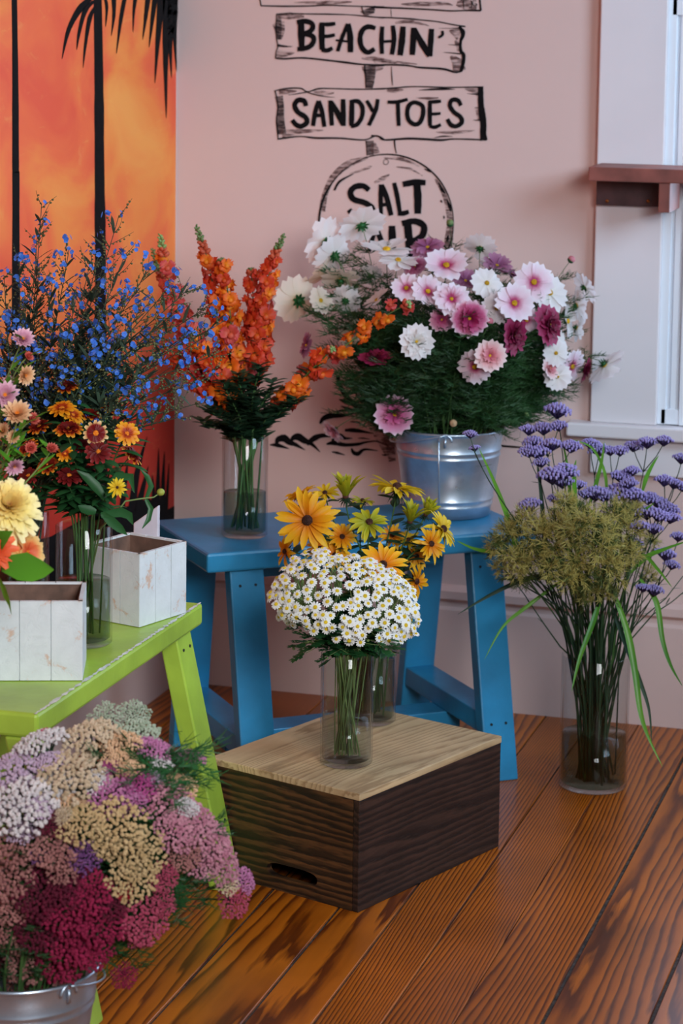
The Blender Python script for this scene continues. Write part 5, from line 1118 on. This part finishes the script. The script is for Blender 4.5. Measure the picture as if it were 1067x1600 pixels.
for i, (px, py, off) in enumerate(tips):
    tip = P(px, py, D5-off); tip.x = max(tip.x, WX+.03); b = V_blue['b']
    axis = (tip-(b+Vector((0, 0, .19)))).normalized(); face = (axis+Vector((0, 0, -.2 if px > 240 else .2))).normalized()
    path = stem_path(V_blue, tip, face, n=14, bend=.14, rise=.5)
    lb = ['branching blue-flowered spray reaching highest against the mural', 'branching blue-flowered spray in front of the right palm trunk'][i] if i < 2 else bl_lab[i]
    t = thing('blue_flower_spray', lb, 'flower spray', path[0], None if i < 2 else 'blue sprays leaning right' if px > 235 else 'blue sprays on the left' if px < 100 else 'blue sprays in the centre')
    st_ = MB(); st_.tube(path, tapered(len(path), .0016, .0006), 4); pd = MB(); lf = MB(); bl = []
    n = len(path)
    for j in range(7, n):
        for _ in range(2 if j < n-2 else 3):
            if R.random() < .12: continue
            f = (n-j)/n; tg = (path[j]-path[j-1]).normalized(); s_ = tg.cross(rv(1)).normalized()
            L = R.uniform(.04, .085)*(.45+f); d_ = (s_*.9+tg*R.uniform(.4, 1)+Vector((0, 0, .25))).normalized(); p = path[j-1].lerp(path[j], R.random()); pts = [p]
            curl = rv(.6)
            for q in range(7): d_ = (d_+curl*.16+Vector((0, 0, .04))).normalized(); pts.append(pts[-1]+d_*L/7)
            if pts[-1].x < WX+.012: continue
            st_.tube(pts, tapered(8, .0007, .0003), 3, False)
            for q in range(1, 7):
                if R.random() < .85: pd.blob(pts[q]+rv(.002)-Vector((0, 0, .002)), R.uniform(.0014, .0025), .8, 4, 2)
            if R.random() < .5: bl.append((pts[-1], d_))
            if R.random() < .12: bl.append((pts[4], (d_+rv(.8)).normalized()))
    for j in range(5, n-1):
        for _ in range(9 if j < 13 else 1): a = R.uniform(0, 6.28); blade_leaf(lf, path[j], Vector((math.cos(a), math.sin(a), .9)), R.uniform(.03, .055), .0026, None, .2, .3, 4)
    bl.append((path[-1], face))
    part('stem', st_, M['sage'], t); part('seed_pods', pd, MT['pod'], t)['kind'] = 'stuff'; part('foliage', lf, M['sage'], t)
    for p, d_ in bl:
        if p.x < WX+.02: continue
        link('blossom', PR[f'bluecluster{R.randint(0, 4)}'], t, hm(path[0], p, (d_+cdir(0, .3, .8)).normalized(), R.uniform(.0036, .0047)))

# ------------------------------------------------------------------ verbena and sedge in the tall vase
D6 = depth_of(V_tall['b']+Vector((0, 0, .4)))
def verbhead(seed):
    mb = MB()
    for i in range(46):
        q = i*2.39996; rr_ = math.sqrt((i+.5)/46); p = Vector((rr_*math.cos(q), rr_*math.sin(q), .35*(1-rr_*rr_)+R.uniform(-.06, .08)))
        for k in range(4): a = k*PI/2+q; e = Vector((math.cos(a), math.sin(a), .15))*.12; s_ = Vector((-math.sin(a), math.cos(a), 0))*.07; mb.add([p, p+e*.6-s_, p+e, p+e*.6+s_], [(0, 1, 2, 3)])
        mb.blob(p-Vector((0, 0, .05)), .10, 1.2, 5, 2)
    return mb
def verbcal():
    mb = MB()
    for i in range(26): q = i*2.39996; rr_ = .8*math.sqrt((i+.5)/26); mb.tube([(0, 0, -.5), (rr_*math.cos(q), rr_*math.sin(q), -.02)], [.06, .09], 4)
    return mb
for i in range(3): proto(f'verb{i}', verbhead(i), MT['verb'])
proto('verbcal', verbcal(), MT['verbdark'])
VB = [([(872, 641, 32)], .0, 'tallest purple verbena head, in front of the window sill end'), ([(826, 671, 22), (850, 669, 26), (872, 665, 22)], .03, 'row of three purple verbena heads just left of the sill'), ([(832, 690, 24), (862, 694, 26), (892, 697, 26)], .05, 'purple verbena stem with dark heads under the topmost ones'), ([(840, 706, 28), (826, 705, 24), (845, 722, 20)], .08, 'dense purple verbena cluster at the left of the bouquet'), ([(862, 742, 34), (884, 736, 30), (878, 752, 26)], .1, 'broad purple verbena cluster above the sedge'), ([(826, 789, 28)], .1, 'dark purple verbena head low at the left over the bench corner'),
    ([(922, 692, 20), (936, 702, 26)], .0, 'pair of purple verbena heads under the window sill'), ([(953, 704, 20), (968, 704, 22)], .0, 'twin purple verbena heads right of the sill pair'), ([(990, 697, 22), (1011, 691, 24), (1037, 688, 22)], .0, 'three-headed purple verbena right below the window sill'), ([(971, 744, 26), (988, 735, 20), (982, 755, 22)], .03, 'purple verbena cluster in the middle right'), ([(930, 770, 30), (945, 775, 24), (915, 772, 20)], .08, 'purple verbena cluster directly above the sedge plumes'), ([(968, 768, 34), (990, 772, 28)], .05, 'wide purple verbena cluster above the right sedge plumes'), ([(1038, 750, 24), (1054, 755, 22), (1066, 760, 20)], .02, 'purple verbena cluster at the right picture edge'), ([(1065, 716, 22)], -.02, 'purple verbena head cut by the right picture edge'),
    ([(1013, 778, 26), (1030, 785, 26), (1045, 795, 26)], .05, 'large purple verbena cluster at right, upper row'), ([(1010, 800, 28), (1030, 805, 26), (1048, 808, 24)], .08, 'large purple verbena cluster at right, lower row'), ([(1000, 822, 24), (1022, 826, 22)], .1, 'purple verbena heads at the right edge of the sedge'), ([(1040, 865, 26), (1050, 882, 20)], .08, 'pale purple verbena hanging low at the right'), ([(1060, 838, 20)], .0, 'purple verbena head near the right edge at mid height'), ([(1022, 922, 24), (1005, 918, 18)], .08, 'lowest purple verbena at the right of the vase'), ([(905, 757, 18), (868, 778, 20)], .05, 'shaded purple verbena between grass blades'), ([(735, 678, 16), (741, 700, 13)], .25, 'small purple verbena sprig in front of the zinc bucket'), ([(992, 848, 20)], .12, 'small purple verbena at the right border of the sedge')]
for pts, off, lb in VB:
    Wp = [(P(x, y, D6-off+R.uniform(-.02, .02)), w_) for x, y, w_ in pts]; mid = sum((p for p, _ in Wp), Vector())/len(Wp)
    ax_ = (mid-(V_tall['b']+Vector((0, 0, .15)))).normalized(); node = mid-ax_*.045-Vector((0, 0, .01))
    path = stem_path(V_tall, node, ax_, n=10, bend=.1, rise=.35)
    t = thing('verbena_flower', lb, 'flower', path[0], 'verbena stems in the tall vase')
    mb = MB(); mb.tube(path, tapered(len(path), .0016, .0010), 5)
    for p, w_ in Wp: mb.tube([node, node.lerp(p, .5)+Vector((p.x-node.x, p.y-node.y, 0))*.15, p-Vector((0, 0, .006))], [.001, .0009, .0008], 4)
    if len(Wp) > 1:
        for _ in range(2): a = R.uniform(0, 6.28); blade_leaf(mb, node, Vector((math.cos(a), math.sin(a), .4)), .02, .0012, None, .2)
    part('stem', mb, M['stemdark'], t)
    for p, w_ in Wp:
        fc = (ax_*.4+Vector((0, 0, 1))+rv(.25)).normalized(); hd = link('flower_head', PR[f'verb{R.randint(0, 2)}'], t, hm(path[0], p, fc, w_/2*D6/F_PX*1.42, None, 1.3)); link('calyx_tubes', PR['verbcal'], hd, Matrix.Diagonal((1, 1, .9, 1)))
# sedge plumes
def plume(seed):
    mb = MB()
    for i in range(30):
        d_ = Vector((R.gauss(0, 1), R.gauss(0, 1), R.gauss(.35, .8))).normalized(); L = R.uniform(.45, .8); e = d_*L
        mb.strip([Vector((0, 0, 0)), e], [.012, .008], d_.cross(rv(1)).normalized())
        for k in range(13):
            p = e*R.uniform(.5, 1.1); a = (d_+rv(.9)).normalized(); s_ = a.cross(rv(1)).normalized(); l2 = R.uniform(.2, .42)
            mb.strip([p, p+a*l2*.5, p+a*l2], [.012, .012, .003], s_)
    return mb
for i in range(3): proto(f'plume{i}', plume(i), MT['sedge']); proto(f'plumeg{i}', plume(i), MT['sedgegreen'])
SE = [(790, 835, 60), (815, 818, 62), (842, 838, 66), (870, 815, 60), (800, 870, 56), (775, 855, 44), (835, 875, 60), (868, 850, 66), (900, 830, 64), (895, 868, 66), (925, 812, 60), (935, 850, 66), (960, 800, 56), (975, 790, 50), (985, 830, 58), (970, 860, 66), (945, 885, 60), (905, 900, 62), (930, 915, 54), (915, 925, 48), (965, 900, 52), (990, 865, 46), (880, 785, 46), (900, 795, 50), (1020, 840, 32), (1018, 900, 36), (860, 890, 50), (788, 890, 40), (985, 800, 46), (945, 830, 60), (888, 905, 50), (955, 925, 36), (812, 895, 44)]
se_lab = order_labels([(x_, y_, ('upper' if y_ < 845 else 'lower')+' olive tan sedge plume '+('at left' if x_ < 850 else 'at right' if x_ > 950 else 'in middle')) for x_, y_, _w in SE], 'of tall vase')
for (px, py, w_), sl_ in zip(SE, se_lab):
    d = D6-.05-.13*math.sqrt(max(0, 1-((px-890)/130)**2-((py-855)/90)**2)) + R.uniform(-.02, .03)
    pos = P(px, py, d); ax_ = (pos-(V_tall['b']+Vector((0, 0, .2)))).normalized(); path = stem_path(V_tall, pos, ax_, n=9, bend=.08, rise=.4)
    side = 'left' if px < 850 else 'right' if px > 950 else 'middle'
    t = thing('sedge_plume', sl_, 'grass', path[0], f'sedge plumes in the {side} of the tall bouquet')
    mb = MB(); mb.tube(path, tapered(len(path), .0022, .0012), 5); part('stem', mb, M['stemdark'], t)
    link('plume', PR[f'plume{R.randint(0, 2)}'], t, hm(path[0], pos+rv(.006), (ax_+rv(.3)).normalized(), w_/2*d/F_PX*1.22)); link('green_spikelets', PR[f'plumeg{R.randint(0, 2)}'], t, hm(path[0], pos-ax_*.014+FWD*.012, ax_, w_/2*d/F_PX*1.3))
# long blades: pixel path, width px, depth offset, description
BL = [([(810, 880), (800, 830), (775, 760), (748, 700)], 9, .12, 'long green blade pointing up left in front of the bucket'), ([(905, 890), (899, 800), (897, 740), (900, 718)], 9, .12, 'upright yellow green blade above the middle of the sedge'), ([(893, 850), (890, 770), (885, 720), (878, 690)], 6, .06, 'thin pale blade standing left of the upright one'), ([(920, 790), (930, 760), (940, 720), (944, 690)], 7, .05, 'green blade rising between verbena heads'), ([(948, 790), (945, 740), (925, 700), (895, 687)], 5, .02, 'thin arched whitish blade below the sill'), ([(1003, 770), (1010, 745), (1020, 725), (1029, 712)], 7, .02, 'short pointed blade at upper right'), ([(985, 895), (1010, 870), (1040, 857), (1075, 845)], 8, .12, 'bright blade reaching to the right picture edge'),
    ([(960, 830), (985, 803), (1005, 797), (1022, 786)], 8, .12, 'broad bright blade lying over the sedge at right'), ([(985, 890), (1005, 868), (1030, 892), (1050, 918)], 7, .14, 'drooping bright blade at the right of the sedge'), ([(950, 905), (978, 980), (992, 1050), (1000, 1110), (1012, 1150), (1035, 1198)], 11, .16, 'longest blade drooping past the vase down to the floor'), ([(948, 925), (975, 1000), (1000, 1065), (1014, 1110), (1018, 1160)], 8, .10, 'dark drooping blade behind the longest one'), ([(1000, 905), (1025, 940), (1035, 1000), (1048, 1040), (1066, 1072)], 9, .12, 'whitish blade drooping at the right edge of the picture'), ([(940, 930), (925, 975), (905, 1030), (893, 1080)], 9, .16, 'green blade hanging down in front of the vase'),
    ([(875, 895), (820, 905), (765, 930), (715, 960)], 8, .1, 'dark blade reaching left across the bench leg'), ([(880, 905), (820, 950), (785, 980), (757, 1030)], 6, .1, 'thin yellowing blade drooping left beside the bench leg'), ([(800, 865), (770, 862), (740, 857), (714, 845)], 7, .15, 'blade pointing left towards the rudbeckias'), ([(855, 900), (850, 830), (845, 770), (838, 720)], 9, -.02, 'dark green blade standing behind the left plumes'), ([(905, 880), (870, 830), (880, 800), (893, 775)], 7, .14, 'short green blade crossing the left plumes'), ([(935, 850), (928, 820), (925, 800), (915, 790)], 6, .15, 'short blade in the middle of the plumes'), ([(875, 905), (850, 903), (815, 905), (775, 905)], 6, .08, 'level dark blade at the lower left of the plumes')]
for pts, w_, off, lb in BL:
    W = [P(x, y, D6-off*(.5+.5*i/(len(pts)-1)) + .01) for i, (x, y) in enumerate(pts)]; b = V_tall['b']; d = Vector((W[0].x-b.x, W[0].y-b.y, 0)); du = d.normalized() if d.length > .001 else Vector((1, 0, 0))
    neck = b+du*V_tall['r']*.7+Vector((0, 0, V_tall['h'])); base = b-du*V_tall['r']*.5+Vector((0, 0, .014))
    t = thing('grass_blade', lb, 'grass', base, 'grass blades in the tall vase')
    mb = MB(); mb.tube([base, neck]+bez(neck, neck+Vector((0, 0, .04)), W[0]-(W[1]-W[0])*.4, W[0], 4)[1:], .0014, 5); part('stem', mb, M['stem'], t)
    fine = []
    for i in range(len(W)-1):
        p0, p1, p2, p3 = W[max(i-1, 0)], W[i], W[i+1], W[min(i+2, len(W)-1)]
        for k in range(5): s_ = k/5; fine.append(.5*((2*p1)+(-p0+p2)*s_+(2*p0-5*p1+4*p2-p3)*s_*s_+(-p0+3*p1-3*p2+p3)*s_**3))
    fine.append(W[-1]); n = len(fine); ww = [w_/2*D6/F_PX*(.35+.65*min(1, i/(n*.25)))*(1-(i/(n-1))**2.2)+.0002 for i in range(n)]
    mb = MB(); tg = (fine[-1]-fine[0]).normalized(); mb.ribbon(fine, ww, tg.cross(FWD).normalized(), .35); part('blade', mb, MT['blade'] if 'dark' not in lb else M['leafdark'], t)
# bare stems of the verbena lower down: side branches
for i, (pts, lb) in enumerate([([(875, 1010), (850, 975), (820, 930), (790, 890)], 'bare dark stem leaning out left with a small dried tuft'), ([(985, 985), (1010, 960), (1040, 935), (1067, 900)], 'dark leafy side stem leaning out to the right'), ([(985, 1000), (1020, 960), (1050, 940), (1080, 915)], 'second dark stem leaning out to the right')]):
    W = [P(x, y, D6) for x, y in pts]; b = V_tall['b']; d = Vector((W[0].x-b.x, W[0].y-b.y, 0)).normalized(); neck = b+d*V_tall['r']*.9+Vector((0, 0, .25)); base = b-d*.03+Vector((0, 0, .014)); t = thing('bare_twig', lb, 'stem', base, None)
    mb = MB(); mb.tube([base, neck]+W, [.0018, .0017, .0015, .0013, .0011, .0009], 5)
    for j in range(4): p = W[1].lerp(W[3], j/3); a = R.uniform(0, 6); blade_leaf(mb, p, (W[2]-W[1]).normalized()+rv(.6), .02, .0014, None, .2)
    part('stem', mb, M['stemdark'], t)

# ------------------------------------------------------------------ yarrow in the foreground bucket
D7 = depth_of(B_yar['b']+Vector((0, 0, .3)))
YC = dict(green=((150, 168, 140), (196, 206, 186), 'pale green'), cream=((196, 172, 138), (228, 208, 180), 'cream'), peach=((204, 160, 120), (232, 196, 160), 'peach'), orchid=((172, 96, 144), (206, 140, 180), 'orchid pink'), lilac=((190, 164, 190), (216, 192, 212), 'lilac white'), white=((204, 198, 200), (232, 226, 224), 'white'),
    pink=((176, 106, 128), (216, 158, 172), 'soft pink'), magenta=((150, 52, 110), (190, 92, 150), 'magenta'), tan=((188, 158, 110), (214, 188, 142), 'tan cream'), dusty=((150, 96, 94), (188, 134, 126), 'dusty rose'), crimson=((122, 20, 54), (170, 40, 84), 'crimson'), dark=((78, 16, 38), (112, 28, 54), 'dark burgundy'), rose=((160, 54, 84), (196, 92, 116), 'deep rose'), purple=((100, 56, 110), (140, 90, 146), 'purple'), cherry=((170, 24, 48), (196, 40, 60), 'cherry red'))
def umbel(seed, nb):
    # a flat-topped head made of small packed clusters of florets
    mb = MB(); cl = []
    for i in range(nb):
        q = i*2.39996+R.uniform(-.12, .12); rr_ = math.sqrt((i+.5)/nb)*(1+.10*math.sin(5*q+seed)); cl.append(Vector((rr_*math.cos(q)+R.uniform(-.03, .03), rr_*math.sin(q)+R.uniform(-.03, .03), .30*(1-min(1, rr_)**2)+R.uniform(-.04, .04))))
    for c in cl:
        n = 5
        for k in range(n):
            a = k*2*PI/n+R.uniform(-.3, .3); p = c+Vector((math.cos(a), math.sin(a), R.uniform(-.2, .2)))*.046
            mb.blob(p, R.uniform(.030, .040), .8, 4, 2)
        mb.blob(c+Vector((0, 0, .02)), .038, .8, 5, 2); mb.blob(c-Vector((0, 0, .05)), .07, .6, 5, 2)
    return mb
def umbelstem():
    mb = MB()
    for i in range(16): q = i*2.39996; rr_ = .85*math.sqrt((i+.5)/16); mb.tube([(0, 0, -.75), (rr_*.55*math.cos(q), rr_*.55*math.sin(q), -.3), (rr_*math.cos(q), rr_*math.sin(q), .12)], [.05, .03, .03], 4, False)
    return mb
proto('umbelstem', umbelstem(), M['sage'])
for k, (a, b_, nme) in YC.items():
    mt_ = leafy(k+'_yarrow_floret', [(.3, a), (.7, b_)], radial=False, nscale=4, trans=.12, rough=.8, var=.12)
    for i in range(2): proto(f'yar_{k}{i}', umbel(i, 150), mt_)
U_ = (0, .8, .5)
YA = [(165, 1122, 56, 'green', (-.2, .6, .8)), (210, 1115, 52, 'green', (.2, .7, .6)), (218, 1142, 66, 'green', (.2, .9, .35)), (140, 1150, 90, 'cream', (-.2, .9, .35)), (188, 1160, 70, 'peach', (0, .9, .3)), (236, 1168, 66, 'orchid', (.3, .9, .3)), (302, 1183, 44, 'orchid', (.3, .9, .25)), (62, 1160, 90, 'white', (-.3, .92, .15)), (30, 1198, 88, 'lilac', (-.1, .85, .4)), (85, 1190, 62, 'lilac', (0, .9, .3)), (72, 1148, 30, 'rose', (0, .8, .5)), (112, 1212, 112, 'cream', (0, .8, .5)), (95, 1222, 60, 'white', (-.1, .7, .6)), (152, 1222, 50, 'white', (.1, .7, .6)),
    (188, 1184, 56, 'peach', (.1, .9, .3)), (200, 1200, 50, 'peach', (0, .85, .4)), (176, 1198, 34, 'magenta', (.2, .6, .5)), (252, 1192, 40, 'white', (.3, .85, .3)), (240, 1216, 34, 'lilac', (.2, .7, .5)), (282, 1226, 58, 'peach', (.3, .85, .4)), (212, 1228, 66, 'magenta', (.2, .7, .7)), (172, 1246, 72, 'orchid', (-.1, .6, .8)), (205, 1255, 50, 'orchid', (.1, .5, .8)), (265, 1256, 82, 'pink', (.3, .6, .7)), (302, 1285, 80, 'pink', (.5, .6, .6)), (330, 1312, 78, 'pink', (.6, .55, .5)), (275, 1300, 70, 'pink', (.3, .4, .8)), (345, 1348, 70, 'pink', (.6, .4, .6)), (318, 1345, 60, 'pink', (.4, .3, .8)), (382, 1375, 44, 'orchid', (.7, .4, .5)), (365, 1408, 56, 'rose', (.5, .1, .8)), (288, 1335, 54, 'dusty', (.2, .3, .9)), (355, 1380, 40, 'cream', (.4, .4, .7)), (293, 1262, 40, 'white', (.4, .7, .5)),
    (22, 1238, 90, 'lilac', (-.2, .75, .6)), (35, 1262, 110, 'white', (-.2, .7, .7)), (80, 1240, 70, 'white', (0, .8, .5)), (103, 1255, 54, 'peach', (.1, .75, .6)), (127, 1252, 18, 'peach', (0, .8, .5)), (62, 1262, 50, 'lilac', (0, .8, .6)), (82, 1283, 52, 'dark', (0, .5, .8)), (125, 1288, 76, 'tan', (-.1, .7, .7)), (98, 1275, 34, 'cream', (-.1, .6, .7)), (182, 1292, 92, 'tan', (0, .45, .9)), (218, 1330, 84, 'tan', (.2, .3, .9)), (205, 1372, 78, 'tan', (.1, .0, 1)), (165, 1320, 50, 'tan', (-.2, .3, .9)),
    (88, 1325, 76, 'dusty', (-.1, .5, .85)), (98, 1352, 60, 'dusty', (0, .2, 1)), (28, 1318, 80, 'dusty', (-.2, .6, .8)), (35, 1300, 50, 'lilac', (-.1, .8, .5)), (18, 1365, 84, 'dusty', (-.2, .3, .9)), (20, 1412, 66, 'dusty', (-.2, .1, 1)), (15, 1455, 74, 'dusty', (-.2, -.1, 1)), (132, 1338, 56, 'purple', (0, .4, .9)), (60, 1338, 30, 'purple', (0, .4, .9)),
    (62, 1395, 84, 'dark', (0, .2, 1)), (105, 1385, 70, 'dark', (0, .3, .95)), (140, 1395, 76, 'crimson', (.1, .3, .95)), (105, 1420, 84, 'crimson', (0, .1, 1)), (160, 1440, 80, 'crimson', (.2, .0, 1)), (110, 1470, 92, 'crimson', (0, -.2, 1)), (60, 1445, 84, 'dark', (-.1, 0, 1)), (140, 1485, 74, 'crimson', (.1, -.3, .95)), (95, 1505, 74, 'crimson', (0, -.3, .9)), (172, 1408, 60, 'dark', (.2, .2, .95)), (195, 1393, 28, 'cherry', (.2, .2, .95)), (225, 1440, 76, 'rose', (.3, .0, .95)), (255, 1412, 44, 'rose', (.4, .1, .9)), (255, 1370, 50, 'rose', (.4, .1, .9)), (218, 1462, 44, 'rose', (.3, -.2, .9)),
    (194, 1525, 42, 'crimson', (.2, -.1, .97)), (40, 1503, 70, 'dusty', (-.1, 0, 1)), (38, 1535, 60, 'dusty', (0, -.2, 1)), (97, 1530, 38, 'dusty', (.1, -.1, 1)), (5, 1500, 50, 'dark', (0, 0, 1)), (75, 1540, 60, 'rose', (0, -.3, .9)), (-25, 1280, 90, 'white', (-.3, .7, .6)), (-30, 1380, 90, 'pink', (-.3, .3, .8)), (-30, 1460, 80, 'dark', (-.3, .2, .8)), (-40, 1210, 90, 'pink', (-.3, .8, .4))]
yl = order_labels([(y[0], y[1], YC[y[3]][2]+' yarrow head') for y in YA], 'in the foreground bucket')
for (px, py, w_, kd, fc), lb in zip(YA, yl):
    q = ((px-130)/250)**2+((py-1330)/235)**2; yy = (py-1330)/235
    d = D7+.03 - .18*math.sqrt(max(0, 1-q)) + (.07 if yy < -.3 else 0)*min(1, (-yy)) 
    pos = P(px, py, d)
    if pos.y > 3.10 and pos.x < -1.25: pos = P(px, py, d-(pos.y-3.10)/.95)
    d = depth_of(pos)
    face = cdir(*fc); path = stem_path(B_yar, pos, face, n=9, bend=.07, rise=.4)
    t = thing('yarrow_flower', lb, 'flower', path[0], 'yarrow in the foreground bucket'); rad = w_/2*d/F_PX
    mb = MB(); mb.tube(path[:-1]+[pos-face*rad*.6], tapered(len(path), .0018, .0012), 5); part('stem', mb, M['stem'], t)
    hd = link('flower_head', PR[f'yar_{kd}{R.randint(0, 1)}'], t, hm(path[0], pos, face, rad*1.03)); link('flower_stalks', PR['umbelstem'], hd, Matrix.Identity(4))
    mb = MB()
    for j in range(5, len(path)-1):
        if R.random() < .6: a = R.uniform(0, 6.28); feather(mb, path[j], Vector((math.cos(a), math.sin(a), .3)), R.uniform(.03, .045), 16)
    part('foliage', mb, M['feather'], t)
for i in range(26):
    px = R.uniform(0, 300); py = R.uniform(1180, 1440); d = D7+.0-.08*R.random(); pos = P(px, py, d); ax_ = (pos-B_yar['b']).normalized(); path = stem_path(B_yar, pos, ax_, n=8)
    if pos.y > 3.08: continue
    t = thing('yarrow_shoot', 'feathery green yarrow leaves between the heads in the foreground bucket', 'foliage', path[0], 'yarrow leaf stems in the foreground bucket')
    mb = MB(); mb.tube(path, tapered(len(path), .0016, .0008), 4); part('stem', mb, M['stem'], t); mb = MB()
    for j in range(5, len(path)):
        for _ in range(5): a = R.uniform(0, 6.28); feather(mb, path[j]+rv(.004), Vector((math.cos(a), math.sin(a), R.uniform(-.2, .8))), R.uniform(.04, .07), 20)
    part('foliage', mb, M['leaf'], t)
